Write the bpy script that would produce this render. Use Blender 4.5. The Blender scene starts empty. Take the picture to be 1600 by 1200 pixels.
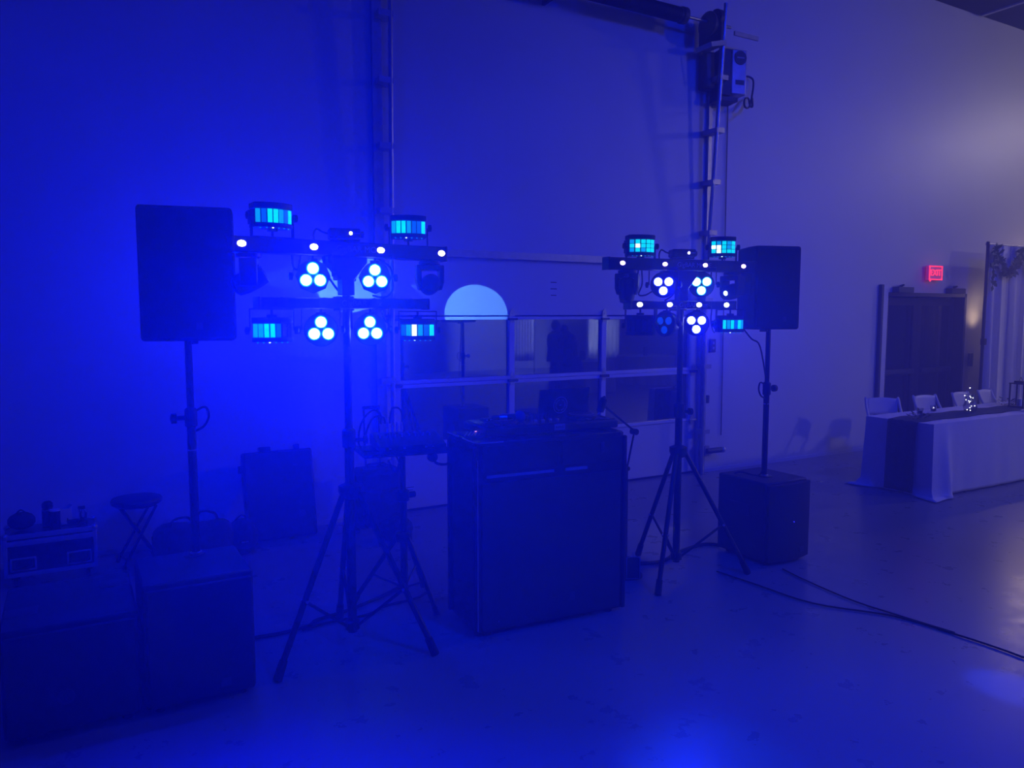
import bpy, bmesh, math, random
from mathutils import Vector, Matrix, Euler
random.seed(7)
PI = math.pi
S = bpy.context.scene
COL = S.collection

# ------------------------------------------------------------------ camera
cd = bpy.data.cameras.new('camera'); cam = bpy.data.objects.new('camera', cd); COL.objects.link(cam)
cd.sensor_width = 36.0; cd.lens = 27.0; cd.clip_start = 0.05; cd.clip_end = 200
cam.location = (0, 0, 1.85)
cam.rotation_euler = (math.radians(90 - 5.24), 0, math.radians(-29.9))
S.camera = cam

# ------------------------------------------------------------------ world: a thin stage haze fills the hall
w = bpy.data.worlds.new('hall_air'); S.world = w; w.use_nodes = True
nt = w.node_tree; nt.nodes.clear()
wo = nt.nodes.new('ShaderNodeOutputWorld'); bg = nt.nodes.new('ShaderNodeBackground')
bg.inputs[0].default_value = (0.0, 0.0, 0.02, 1); bg.inputs[1].default_value = 0.0
vs = nt.nodes.new('ShaderNodeVolumeScatter')
vs.inputs['Color'].default_value = (1, 1, 1, 1)
vs.inputs['Density'].default_value = 0.031
vs.inputs['Anisotropy'].default_value = 0.5
nt.links.new(bg.outputs[0], wo.inputs['Surface']); nt.links.new(vs.outputs[0], wo.inputs['Volume'])

# ------------------------------------------------------------------ render look
S.view_settings.view_transform = 'Standard'; S.view_settings.look = 'None'
S.view_settings.gamma = 1.0; S.view_settings.exposure = 0.0
S.view_settings.use_curve_mapping = False
cy = S.cycles
cy.use_denoising = True
cy.use_adaptive_sampling = True; cy.adaptive_threshold = 0.03
cy.max_bounces = 4; cy.diffuse_bounces = 2; cy.glossy_bounces = 2; cy.transmission_bounces = 4
cy.use_light_tree = False; cy.volume_bounces = 0; cy.sample_clamp_indirect = 4.0
cy.caustics_reflective = False; cy.caustics_refractive = False

# ------------------------------------------------------------------ the hall's lamps and added blue fills
BLUE = (0.0, 0.003, 1.0)
def lamp(name, kind, loc, color, power, radius=0.1, aim=None, angle=60, blend=0.6):
    l = bpy.data.lights.new(name, kind); l.color = color; l.energy = power
    l.shadow_soft_size = radius
    if kind == 'SPOT': l.spot_size = math.radians(angle); l.spot_blend = blend
    o = bpy.data.objects.new(name, l); COL.objects.link(o); o.location = loc
    if aim is not None:
        d = Vector(aim) - Vector(loc); o.rotation_euler = d.to_track_quat('-Z', 'Y').to_euler()
    return o
# unseen blue spots added at roof height to brighten the stage wall
lamp('added_blue_wash', 'SPOT', (-1.6, 2.2, 5.4), (0.0, 0.014, 1.0), 190, 0.25, (0.2, 6.5, 0.9), 90, 1.0)
lamp('added_blue_scatter', 'POINT', (0.80, 4.85, 2.05), (0.0, 0.008, 1.0), 68, 0.18)   # added behind the left bar to brighten the wall, as if derby scatter
lamp('added_blue_wash', 'SPOT', (2.6, 0.8, 5.7), (0.0, 0.012, 1.0), 190, 0.25, (3.4, 6.5, 2.0), 105, 1.0)
lamp('added_blue_wash', 'SPOT', (7.0, 0.5, 5.7), (0.0, 0.02, 1.0), 800, 0.25, (8.5, 6.5, 2.2), 110, 1.0)
lamp('added_blue_floor_fill', 'SPOT', (3.4, -1.6, 5.6), (0.0, 0.02, 1.0), 2600, 0.3, (3.0, 1.4, 0), 58, 1.0)  # unseen spot added to lift the blue of the front floor
# pale lights down the hall to the right, house lights after the first
lamp('pale_hall_spot', 'SPOT', (12.6, -2.4, 4.2), (0.55, 0.66, 1.0), 1900, 0.2, (12.3, -5.8, 1.4), 75, 0.8)  # added to brighten the curtains mirrored in the panes
lamp('pale_hall_spot', 'SPOT', (18.6, 2.6, 5.8), (1.0, 0.84, 0.95), 420, 0.22, (11.5, 6.2, 2.4), 100, 1.0)
lamp('pale_hall_spot', 'SPOT', (15.5, -4.5, 5.6), (1.0, 0.84, 0.95), 520, 0.3, (12.0, 5.6, 1.2), 80, 1.0)
# warm uplights behind the pipe-and-drape
lamp('warm_uplight', 'SPOT', (11.76, 6.30, 1.72), (1.0, 0.68, 0.42), 3.0, 0.04, (11.74, 6.6, 1.86), 95, 1.0)
lamp('warm_pin_lamp', 'SPOT', (11.75, 5.62, 2.45), (1.0, 0.72, 0.6), 26, 0.06, (4.0, 1.6, 0.0), 55, 0.6)
lamp('warm_uplight', 'POINT', (13.4, 6.40, 2.1), (1.0, 0.72, 0.5), 26, 0.10)

# ------------------------------------------------------------------ materials
def mat(name, color, rough=0.5, metal=0.0, emit=None, estr=0.0, noise=0.0, nscale=8.0, bump=0.0, bscale=60.0, ior=None, spec=None, trans=0.0):
    m = bpy.data.materials.new(name); m.use_nodes = True
    n = m.node_tree.nodes; lk = m.node_tree.links; b = n['Principled BSDF']
    b.inputs['Base Color'].default_value = (*color, 1)
    b.inputs['Roughness'].default_value = rough; b.inputs['Metallic'].default_value = metal
    if ior: b.inputs['IOR'].default_value = ior
    if spec is not None: b.inputs['Specular IOR Level'].default_value = spec
    if trans: b.inputs['Transmission Weight'].default_value = trans
    if emit: b.inputs['Emission Color'].default_value = (*emit, 1); b.inputs['Emission Strength'].default_value = estr
    m.cycles.emission_sampling = 'NONE'
    if noise or bump:
        tc = n.new('ShaderNodeTexCoord')
    if noise:
        t = n.new('ShaderNodeTexNoise'); t.inputs['Scale'].default_value = nscale; t.inputs['Detail'].default_value = 6
        r = n.new('ShaderNodeValToRGB')
        r.color_ramp.elements[0].position = 0.3; r.color_ramp.elements[1].position = 0.7
        r.color_ramp.elements[0].color = tuple(c * (1 - noise) for c in color) + (1,)
        r.color_ramp.elements[1].color = tuple(min(1, c * (1 + noise)) for c in color) + (1,)
        lk.new(tc.outputs['Object'], t.inputs['Vector']); lk.new(t.outputs['Fac'], r.inputs['Fac']); lk.new(r.outputs['Color'], b.inputs['Base Color'])
    if bump:
        t2 = n.new('ShaderNodeTexNoise'); t2.inputs['Scale'].default_value = bscale; t2.inputs['Detail'].default_value = 3
        bp = n.new('ShaderNodeBump'); bp.inputs['Strength'].default_value = bump; bp.inputs['Distance'].default_value = 0.01
        lk.new(tc.outputs['Object'], t2.inputs['Vector']); lk.new(t2.outputs['Fac'], bp.inputs['Height']); lk.new(bp.outputs['Normal'], b.inputs['Normal'])
    return m
M = {}
M['wall'] = mat('white_wall_paint', (0.66, 0.66, 0.68), 0.42, noise=0.03, nscale=1.2, bump=0.06, bscale=25)
M['darkwall'] = mat('hall_wall_paint', (0.5, 0.5, 0.52), 0.6, noise=0.05, nscale=1.0)
M['ceil'] = mat('dark_roof_liner', (0.035, 0.035, 0.05), 0.8, noise=0.1)
M['purlin'] = mat('galvanised_purlin', (0.5, 0.5, 0.55), 0.4, 0.3, noise=0.1)
M['doorwhite'] = mat('white_steel_panel', (0.66, 0.66, 0.68), 0.38, noise=0.02, nscale=2.0)
M['frame'] = mat('white_aluminium_frame', (0.72, 0.72, 0.76), 0.35, noise=0.03)
M['steel'] = mat('galvanised_steel', (0.42, 0.42, 0.46), 0.38, 0.6, noise=0.12, nscale=14)
M['darksteel'] = mat('dark_oiled_steel', (0.06, 0.06, 0.07), 0.5, 0.4, noise=0.15)
M['glass'] = mat('dark_night_glass', (0.006, 0.008, 0.012), 0.02, ior=3.0, noise=0.1)
M['glass2'] = mat('dark_door_glass', (0.004, 0.005, 0.012), 0.06, ior=1.5, noise=0.1)
M['dimprint'] = mat('dim_grey_print', (0.055, 0.055, 0.065), 0.5, noise=0.02)
M['clear'] = mat('clear_glass', (0.9, 0.92, 0.95), 0.02, trans=1.0, ior=1.45, noise=0.01)
M['bronze'] = mat('dark_bronze_frame', (0.02, 0.02, 0.028), 0.4, 0.2, noise=0.1)
M['black'] = mat('black_plastic', (0.022, 0.022, 0.024), 0.45, noise=0.15, nscale=20)
M['blackcoat'] = mat('black_textured_paint', (0.028, 0.028, 0.03), 0.6, noise=0.12, nscale=30, bump=0.15, bscale=180)
M['blackmetal'] = mat('black_powder_coated_steel', (0.024, 0.024, 0.026), 0.38, 0.2, noise=0.12, nscale=20)
M['grille'] = mat('black_speaker_grille', (0.014, 0.014, 0.016), 0.65, noise=0.2, nscale=90, bump=0.3, bscale=240)
M['laminate'] = mat('black_gloss_laminate', (0.02, 0.02, 0.022), 0.22, noise=0.15, nscale=10)
M['alu'] = mat('brushed_aluminium', (0.62, 0.62, 0.65), 0.3, 0.9, noise=0.06, nscale=30)
M['fabric'] = mat('black_nylon_fabric', (0.02, 0.02, 0.022), 0.85, noise=0.2, nscale=60, bump=0.3, bscale=120)
M['vinyl'] = mat('black_vinyl_cushion', (0.03, 0.03, 0.032), 0.4, noise=0.1, bump=0.1)
M['rubber'] = mat('black_rubber', (0.015, 0.015, 0.016), 0.8, noise=0.1)
M['white'] = mat('white_print', (0.75, 0.75, 0.78), 0.5, noise=0.02)
M['greyprint'] = mat('pale_grey_print', (0.35, 0.35, 0.40), 0.5, noise=0.02)
M['darkprint'] = mat('dark_print', (0.05, 0.05, 0.08), 0.6, noise=0.05)
M['cloth'] = mat('white_table_linen', (0.74, 0.74, 0.78), 0.85, noise=0.03, nscale=40, bump=0.1, bscale=200)
M['runner'] = mat('dark_gauze_runner', (0.03, 0.05, 0.06), 0.9, noise=0.25, nscale=40, bump=0.3, bscale=150)
M['sheer'] = mat('white_sheer_drape', (0.76, 0.75, 0.78), 0.8, noise=0.03, nscale=10)
M['leaf'] = mat('dark_green_leaves', (0.03, 0.06, 0.045), 0.6, noise=0.4, nscale=20)
M['resin'] = mat('white_resin', (0.72, 0.72, 0.74), 0.45, noise=0.03)
M['carton'] = mat('pale_cardboard', (0.5, 0.48, 0.44), 0.8, noise=0.08)
M['skin'] = mat('skin', (0.42, 0.26, 0.2), 0.55, noise=0.08)
M['hair'] = mat('dark_hair', (0.02, 0.014, 0.01), 0.6, noise=0.2, nscale=60)
M['suit'] = mat('dark_suit_cloth', (0.015, 0.016, 0.022), 0.85, noise=0.15, nscale=50)
M['sign'] = mat('exit_sign_housing', (0.6, 0.58, 0.58), 0.5, noise=0.03, emit=(0.8, 0.004, 0.012), estr=0.3)
M['exitred'] = mat('lit_exit_letter', (0.8, 0.1, 0.1), 0.4, noise=0.02, emit=(1.0, 0.03, 0.06), estr=2.2)
M['ledwhite'] = mat('lit_white_led', (0.8, 0.8, 0.8), 0.3, noise=0.02, emit=(1.0, 0.9, 1.0), estr=8)
M['ledstrobe'] = mat('lit_pale_strobe_led', (0.8, 0.8, 0.8), 0.3, noise=0.02, emit=(0.85, 1.0, 0.85), estr=10)
M['leduv'] = mat('lit_violet_led', (0.8, 0.7, 0.8), 0.3, noise=0.02, emit=(0.9, 0.6, 1.0), estr=5)
M['ledcyan'] = mat('lit_cyan_par_led', (0.8, 0.8, 0.8), 0.3, noise=0.02, emit=(0.55, 0.95, 1.0), estr=10)
M['ledblue'] = mat('lit_blue_par_led', (0.8, 0.8, 0.8), 0.3, noise=0.02, emit=(0.62, 0.75, 1.0), estr=8)
M['pane1'] = mat('bright_cyan_derby_lens', (0.1, 0.3, 0.4), 0.2, noise=0.05, emit=(0.0, 0.85, 1.0), estr=1.0)
M['pane2'] = mat('cyan_derby_lens', (0.1, 0.3, 0.4), 0.2, noise=0.05, emit=(0.0, 0.42, 0.9), estr=0.8)
M['pane3'] = mat('blue_derby_lens', (0.05, 0.15, 0.4), 0.2, noise=0.05, emit=(0.0, 0.12, 0.75), estr=0.8)
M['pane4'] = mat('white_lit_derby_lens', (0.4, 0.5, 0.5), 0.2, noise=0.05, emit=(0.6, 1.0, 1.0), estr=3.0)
M['paneoff'] = mat('unlit_derby_lens', (0.05, 0.05, 0.09), 0.15, noise=0.1)
M['lens'] = mat('moving_head_lens', (0.25, 0.27, 0.3), 0.05, 0.6, noise=0.05)
M['bluelens'] = mat('dim_blue_par_lens', (0.05, 0.1, 0.4), 0.2, noise=0.05, emit=(0.0, 0.08, 0.8), estr=0.5)
M['halocyan'] = mat('cyan_bloom_rim', (0.1, 0.3, 0.4), 0.3, noise=0.02, emit=(0.0, 0.6, 0.9), estr=0.9)  # bezel glow painted in for the bloom around cyan LEDs
M['haloblue'] = mat('blue_bloom_rim', (0.1, 0.1, 0.4), 0.3, noise=0.02, emit=(0.0, 0.02, 1.0), estr=0.9)  # the same painted bloom in blue
M['fairy'] = mat('lit_fairy_bulb', (1, 0.9, 0.8), 0.3, noise=0.02, emit=(1.0, 0.92, 0.95), estr=6)
M['padpink'] = mat('lit_pink_pad', (0.8, 0.3, 0.4), 0.4, noise=0.02, emit=(1.0, 0.35, 0.55), estr=1.2)
M['ledstatus'] = mat('lit_blue_status_led', (0.1, 0.1, 0.8), 0.3, noise=0.02, emit=(0.05, 0.05, 1.0), estr=1.0)
M['foamblue'] = mat('blue_foam_ball', (0.05, 0.10, 0.35), 0.9, noise=0.15, nscale=60)

# floor: sealed concrete with mottled stains and scuffs
fm = bpy.data.materials.new('sealed_concrete'); fm.use_nodes = True
n = fm.node_tree.nodes; lk = fm.node_tree.links; b = n['Principled BSDF']
tc = n.new('ShaderNodeTexCoord'); t1 = n.new('ShaderNodeTexNoise'); t1.inputs['Scale'].default_value = 0.9; t1.inputs['Detail'].default_value = 8
t2 = n.new('ShaderNodeTexNoise'); t2.inputs['Scale'].default_value = 5.0; t2.inputs['Detail'].default_value = 10; t2.inputs['Roughness'].default_value = 0.65
mx = n.new('ShaderNodeMath'); mx.operation = 'MULTIPLY'
rp = n.new('ShaderNodeValToRGB'); rp.color_ramp.elements[0].position = 0.12; rp.color_ramp.elements[1].position = 0.42
rp.color_ramp.elements[0].color = (0.21, 0.21, 0.22, 1); rp.color_ramp.elements[1].color = (0.23, 0.23, 0.24, 1)
lk.new(tc.outputs['Object'], t1.inputs['Vector']); lk.new(tc.outputs['Object'], t2.inputs['Vector'])
lk.new(t1.outputs['Fac'], mx.inputs[0]); lk.new(t2.outputs['Fac'], mx.inputs[1]); lk.new(mx.outputs[0], rp.inputs['Fac']); lk.new(rp.outputs['Color'], b.inputs['Base Color'])
rr = n.new('ShaderNodeMapRange'); rr.inputs['To Min'].default_value = 0.18; rr.inputs['To Max'].default_value = 0.42
lk.new(t2.outputs['Fac'], rr.inputs['Value']); lk.new(rr.outputs['Result'], b.inputs['Roughness'])
bp = n.new('ShaderNodeBump'); bp.inputs['Strength'].default_value = 0.12; bp.inputs['Distance'].default_value = 0.02
lk.new(t1.outputs['Fac'], bp.inputs['Height']); lk.new(bp.outputs['Normal'], b.inputs['Normal'])
M['floor'] = fm

# ------------------------------------------------------------------ mesh helpers
class MB:
    def __init__(self): self.v = []; self.f = []
    def add(self, vs, fs, mtx=None):
        k = len(self.v)
        self.v += [tuple(mtx @ Vector(p)) if mtx is not None else tuple(p) for p in vs]
        self.f += [tuple(i + k for i in f) for f in fs]; return self
    def box(self, c, s, rot=None):
        x, y, z = s[0] / 2, s[1] / 2, s[2] / 2
        vs = [(a, b_, c_) for a in (-x, x) for b_ in (-y, y) for c_ in (-z, z)]
        fs = [(0, 1, 3, 2), (4, 6, 7, 5), (0, 4, 5, 1), (2, 3, 7, 6), (0, 2, 6, 4), (1, 5, 7, 3)]
        m = Matrix.Translation(Vector(c)) @ (Euler(rot).to_matrix().to_4x4() if rot else Matrix())
        return self.add(vs, fs, m)
    def cyl(self, p0, p1, r0, r1=None, n=16, caps=True):
        r1 = r0 if r1 is None else r1
        p0 = Vector(p0); p1 = Vector(p1); d = (p1 - p0).normalized()
        a = d.orthogonal().normalized(); e = d.cross(a); vs = []
        for p, r in ((p0, r0), (p1, r1)):
            for i in range(n):
                t = 2 * PI * i / n; vs.append(p + a * (r * math.cos(t)) + e * (r * math.sin(t)))
        fs = [(i, (i + 1) % n, n + (i + 1) % n, n + i) for i in range(n)]
        if caps: fs += [tuple(range(n - 1, -1, -1)), tuple(range(n, 2 * n))]
        return self.add(vs, fs)
    def lathe(self, prof, p0=(0, 0, 0), axis=(0, 0, 1), n=24, caps=True):
        d = Vector(axis).normalized(); a = d.orthogonal().normalized(); e = d.cross(a); p0 = Vector(p0); vs = []
        for r, h in prof:
            for i in range(n):
                t = 2 * PI * i / n; vs.append(p0 + d * h + a * (r * math.cos(t)) + e * (r * math.sin(t)))
        fs = []
        for k in range(len(prof) - 1):
            fs += [(k * n + i, k * n + (i + 1) % n, (k + 1) * n + (i + 1) % n, (k + 1) * n + i) for i in range(n)]
        if caps and prof[0][0] > 1e-6: fs.append(tuple(range(n - 1, -1, -1)))
        if caps and prof[-1][0] > 1e-6: fs.append(tuple(range((len(prof) - 1) * n, len(prof) * n)))
        return self.add(vs, fs)
    def ball(self, c, r, n=12, sz=(1, 1, 1)):
        prof = [(max(1e-7, r * math.sin(PI * k / (n // 2))), -r * math.cos(PI * k / (n // 2))) for k in range(n // 2 + 1)]
        k0 = len(self.v); self.lathe(prof, (0, 0, 0), (0, 0, 1), n)
        for i in range(k0, len(self.v)):
            p = self.v[i]; self.v[i] = (p[0] * sz[0] + c[0], p[1] * sz[1] + c[1], p[2] * sz[2] + c[2])
        return self
    def tube(self, pts, r, n=8, smooth=True):
        P = [Vector(p) for p in pts]
        if smooth and len(P) > 2:
            Q = []
            for i in range(len(P) - 1):
                a, b_, c_, d = P[max(0, i - 1)], P[i], P[i + 1], P[min(len(P) - 1, i + 2)]
                for k in range(5):
                    t = k / 5
                    Q.append(0.5 * ((2 * b_) + (c_ - a) * t + (2 * a - 5 * b_ + 4 * c_ - d) * t * t + (3 * b_ - a - 3 * c_ + d) * t ** 3))
            Q.append(P[-1]); P = Q
        vs = []; a = None
        for i, p in enumerate(P):
            d = (P[min(i + 1, len(P) - 1)] - P[max(i - 1, 0)]).normalized()
            a = d.orthogonal().normalized() if a is None else (a - d * a.dot(d)).normalized()
            e = d.cross(a)
            for k in range(n):
                t = 2 * PI * k / n; vs.append(p + a * (r * math.cos(t)) + e * (r * math.sin(t)))
        L = len(P)
        fs = [(j * n + i, j * n + (i + 1) % n, (j + 1) * n + (i + 1) % n, (j + 1) * n + i) for j in range(L - 1) for i in range(n)]
        fs += [tuple(range(n - 1, -1, -1)), tuple(range((L - 1) * n, L * n))]
        return self.add(vs, fs)
    def prism(self, poly, z0, z1, mtx=None):
        k = len(poly); vs = [(x, y, z0) for x, y in poly] + [(x, y, z1) for x, y in poly]
        fs = [tuple(range(k - 1, -1, -1)), tuple(range(k, 2 * k))] + [(i, (i + 1) % k, k + (i + 1) % k, k + i) for i in range(k)]
        return self.add(vs, fs, mtx)
    def grid(self, fn, nu, nv, wrap=False):
        vs = [fn(i / (nu if wrap else nu - 1), j / (nv - 1)) for j in range(nv) for i in range(nu)]
        fs = [(j * nu + i, j * nu + (i + 1) % nu, (j + 1) * nu + (i + 1) % nu, (j + 1) * nu + i) for j in range(nv - 1) for i in range(nu if wrap else nu - 1)]
        return self.add(vs, fs)
    def build(self, name, m, parent=None, bevel=0.0, seg=2, solid=0.0, sub=0):
        me = bpy.data.meshes.new(name); me.from_pydata(self.v, [], self.f)
        bm = bmesh.new(); bm.from_mesh(me); bmesh.ops.recalc_face_normals(bm, faces=bm.faces); bm.to_mesh(me); bm.free()
        me.materials.append(M[m] if isinstance(m, str) else m)
        for p in me.polygons: p.use_smooth = True
        me.set_sharp_from_angle(angle=math.radians(38))
        o = bpy.data.objects.new(name, me); COL.objects.link(o)
        if parent: o.parent = parent
        if solid: md = o.modifiers.new('thickness', 'SOLIDIFY'); md.thickness = solid
        if bevel:
            md = o.modifiers.new('edge', 'BEVEL'); md.width = bevel; md.segments = seg; md.limit_method = 'ANGLE'; md.angle_limit = math.radians(40)
        if sub: md = o.modifiers.new('round', 'SUBSURF'); md.levels = sub; md.render_levels = sub
        return o
def tag(o, label, cat, group=None, kind=None):
    o['label'] = label; o['category'] = cat
    if group: o['group'] = group
    if kind: o['kind'] = kind
    return o
def thing(name, loc, label, cat, rotz=0.0, group=None):
    o = bpy.data.objects.new(name, None); COL.objects.link(o); o.empty_display_size = 0.1
    o.location = loc; o.rotation_euler = (0, 0, rotz)
    return tag(o, label, cat, group)
def struct(o): o['kind'] = 'structure'; return o
def copyob(src, parent, loc=None, rot=None):
    c = src.copy(); COL.objects.link(c); c.parent = parent
    if loc is not None: c.location = loc
    if rot is not None: c.rotation_euler = rot
    return c
def boxo(name, m, c, s, parent=None, bevel=0.0, rot=None):
    return MB().box(c, s, rot).build(name, m, parent, bevel)
def text(name, s, size, m, parent, loc, rot, ext=0.001):
    cu = bpy.data.curves.new(name, 'FONT'); cu.body = s; cu.size = size; cu.extrude = ext; cu.align_x = 'CENTER'; cu.align_y = 'CENTER'; cu.resolution_u = 3
    tmp = bpy.data.objects.new(name, cu); COL.objects.link(tmp)
    dg = bpy.context.evaluated_depsgraph_get(); dg.update()
    me = bpy.data.meshes.new_from_object(tmp.evaluated_get(dg)); bpy.data.objects.remove(tmp)
    me.materials.clear(); me.materials.append(M[m])
    o = bpy.data.objects.new(name, me); COL.objects.link(o); o.parent = parent; o.location = loc; o.rotation_euler = rot
    return o
FRONT = (PI / 2, 0, 0)          # a flat thing standing up and facing -Y

# ================================================================== THE HALL
W = 6.57; ZC = 6.1
X0, X1, Y0 = -7.0, 21.0, -9.0
struct(boxo('floor', 'floor', ((X0 + X1) / 2, (Y0 + W) / 2, -0.1), (X1 - X0 + 0.4, W - Y0 + 1.0, 0.2)))
ce = struct(boxo('ceiling', 'ceil', ((X0 + X1) / 2, (Y0 + W) / 2, ZC + 0.1), (X1 - X0 + 0.4, W - Y0 + 0.6, 0.2)))
for i in range(5):
    boxo('purlin', 'purlin', (9.2 + 2.3 * i, (Y0 + W) / 2, ZC - 0.012), (0.06, W - Y0 - 0.05, 0.022), ce)
wb = MB(); T = 0.22
def seg(x0, x1, z0, z1): wb.box(((x0 + x1) / 2, W + T / 2, (z0 + z1) / 2), (x1 - x0, T, z1 - z0))
seg(X0 - .2, 2.47, 0, ZC); seg(2.47, 6.27, 2.41, ZC); seg(6.27, 9.66, 0, ZC); seg(9.66, 11.56, 2.14, ZC); seg(11.56, X1 + .2, 0, ZC)
struct(wb.build('wall_back', 'wall'))
struct(boxo('wall_left', 'darkwall', (X0 - 0.1, (Y0 + W) / 2, ZC / 2), (0.2, W - Y0, ZC)))
struct(boxo('wall_right', 'darkwall', (X1 + 0.1, (Y0 + W) / 2, ZC / 2), (0.2, W - Y0, ZC)))
struct(boxo('wall_rear', 'darkwall', ((X0 + X1) / 2, Y0 - 0.1, ZC / 2), (X1 - X0 + 0.4, 0.2, ZC)))
bb = MB(); bb.box(((6.36 + 9.55) / 2, W - 0.006, 0.02), (9.55 - 6.36, 0.012, 0.04)); struct(bb.build('baseboard_back', 'frame'))
bb = MB(); bb.box(((X0 + 2.34) / 2, W - 0.006, 0.02), (2.34 - X0, 0.012, 0.04)); struct(bb.build('baseboard_left', 'frame'))

# ------------------------------------------------------------------ sectional garage door
gd = thing('door_1', (4.37, W + 0.06, 0), 'white sectional roller door with two rows of dark window panes', 'garage door'); gd['kind'] = 'structure'
gx0, gx1 = -1.88, 1.88
secs = [(0.02, 0.615), (1.83, 2.405)]
for z0, z1 in secs:
    boxo('door_panel', 'doorwhite', (0, 0, (z0 + z1) / 2), (gx1 - gx0, 0.045, z1 - z0 - 0.006), gd, 0.004)
boxo('bottom_seal', 'rubber', (0, 0, 0.012), (gx1 - gx0, 0.05, 0.024), gd)
stx = [gx0 + 0.06, -0.575, 0.553, gx1 - 0.06]
def sx(i): return stx[i]
for z0, z1 in ((0.62, 1.2), (1.2, 1.82)):
    for i, x in enumerate(stx):
        wd = 0.13 if i in (0, 3) else 0.062
        boxo('stile', 'frame', (x, -0.004, (z0 + z1) / 2), (wd, 0.054, z1 - z0 - 0.004), gd, 0.003)
    for i in range(3):
        a = stx[i] + (0.065 if i == 0 else 0.031); c = stx[i + 1] - (0.065 if i == 2 else 0.031)
        boxo('window_pane', 'glass', ((a + c) / 2, 0.008, (z0 + z1) / 2), (c - a, 0.012, z1 - z0 - 0.02), gd)
boxo('rail', 'frame', (0, -0.008, 1.805), (gx1 - gx0, 0.06, 0.03), gd, 0.003)
boxo('rail', 'frame', (0, -0.008, 1.218), (gx1 - gx0, 0.06, 0.034), gd, 0.003)
boxo('rail', 'frame', (0, -0.008, 1.18), (gx1 - gx0, 0.06, 0.034), gd, 0.003)
boxo('rail', 'frame', (0, -0.008, 0.632), (gx1 - gx0, 0.06, 0.028), gd, 0.003)
st = MB(); st.box((0, -0.045, 2.385), (gx1 - gx0 - 0.5, 0.05, 0.014)); st.box((0, -0.068, 2.41), (gx1 - gx0 - 0.5, 0.006, 0.06)); st.box((0, -0.045, 2.44), (gx1 - gx0 - 0.5, 0.05, 0.012))
st.build('strut', 'steel', gd)
hinge0 = None
for x in stx:
    for z in (1.19, 1.81, 0.63):
        if x == stx[0] and z == 0.63: continue
        if hinge0 is None:
            h = MB(); h.prism([(-0.022, -0.05), (0.022, -0.05), (0.03, 0), (0.024, 0.06), (0.0, 0.09), (-0.024, 0.06), (-0.03, 0)], 0, 0.008, Matrix.Rotation(PI / 2, 4, 'X'))
            h.cyl((-0.045, -0.018, 0), (0.045, -0.018, 0), 0.013, n=10); h.cyl((0, -0.004, 0.045), (0, -0.016, 0.045), 0.01, n=8)
            hinge0 = h.build('hinge', 'alu', gd); hinge0.location = (x, -0.032, z)
        else: copyob(hinge0, gd, (x, -0.032, z))
for x in (stx[0] + .02, -0.575, 0.553, stx[3]):
    boxo('roller_bracket', 'darksteel', (x, -0.05, 1.19), (0.11, 0.03, 0.028), gd, 0.004)
    boxo('roller_bracket', 'darksteel', (x, -0.05, 1.795), (0.10, 0.03, 0.022), gd, 0.004)
for k, (x, z, wd) in enumerate([(-0.083, 2.165, .07), (-0.083, 2.10, .075), (-0.083, 2.035, .065)]): boxo('sticker', 'darkprint', (x, -0.0235, z), (wd, 0.002, 0.010), gd)
for k in range(4): boxo('sticker', 'darkprint', (-1.70, -0.0235, 0.23 - 0.025 * k), (0.13 - 0.02 * (k % 2), 0.002, 0.006), gd)
# jambs and lift tracks
for nm, xj, xt, sgn in (('left', 2.41, 2.50, 1), ('right', 6.315, 6.24, -1)):
    tr = thing('lift_track', (xt, W, 0), 'galvanised door track with stand-off brackets at the %s edge of the roller door' % nm, 'door track')
    ja = boxo('wall_angle', 'steel', (xj - xt, -0.02, 2.45), (0.085 if nm == 'left' else 0.05, 0.04, 4.9), tr)
    def off(z): return -0.05 - 0.019 * z if nm == 'left' else -0.10 - 0.07 * max(0, z - 2.2)
    t = MB()
    for k in range(12):
        z0, z1 = 5.15 * k / 12, 5.15 * (k + 1) / 12
        t.cyl((0.0, off(z0), z0 + 0.002), (0.0, off(z1), z1 + 0.002), 0.022, n=8)
    t.build('track', 'steel', tr)
    for z in (0.5, 1.25, 2.0, 2.75, 3.3, 3.85, 4.4):
        c = MB(); c.box(((xj - xt) / 2, off(z) / 2 - 0.01, z), (abs(xj - xt) + 0.04, abs(off(z)) + 0.02, 0.05)); c.build('bracket', 'steel', tr)
# handle lock on the right track, switch plates, hanging cord
lk_ = thing('slide_lock', (6.42, W - 0.11, 0.27), 'dark slide lock sticking out beside the right door track', 'lock')
MB().cyl((-0.12, 0, 0), (0.12, 0, 0), 0.032, n=12).build('bolt', 'darksteel', lk_, 0.004); MB().ball((0.13, -0.01, 0.0), 0.036, 12).build('knob', 'alu', lk_); boxo('plate', 'steel', (-0.1, 0.06, 0), (0.07, 0.1, 0.12), lk_, 0.003)
s_ = thing('switch_plate', (6.45, W - 0.012, 1.48), 'dark door control plate on the wall beside the right track', 'switch')
boxo('plate', 'darksteel', (0, 0, 0), (0.085, 0.024, 0.15), s_, 0.004); boxo('button', 'steel', (0, -0.015, 0.03), (0.03, 0.01, 0.03), s_, 0.002); boxo('button', 'steel', (0, -0.015, -0.03), (0.03, 0.01, 0.03), s_, 0.002)
s_ = thing('sensor_box', (6.39, W - 0.015, 0.86), 'tiny dark sensor low beside the right track', 'sensor'); boxo('housing', 'darksteel', (0, 0, 0), (0.03, 0.03, 0.09), s_, 0.003); MB().cyl((0, -0.013, 0.02), (0, -0.02, 0.02), 0.008, n=8).build('eye', 'lens', s_)
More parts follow.
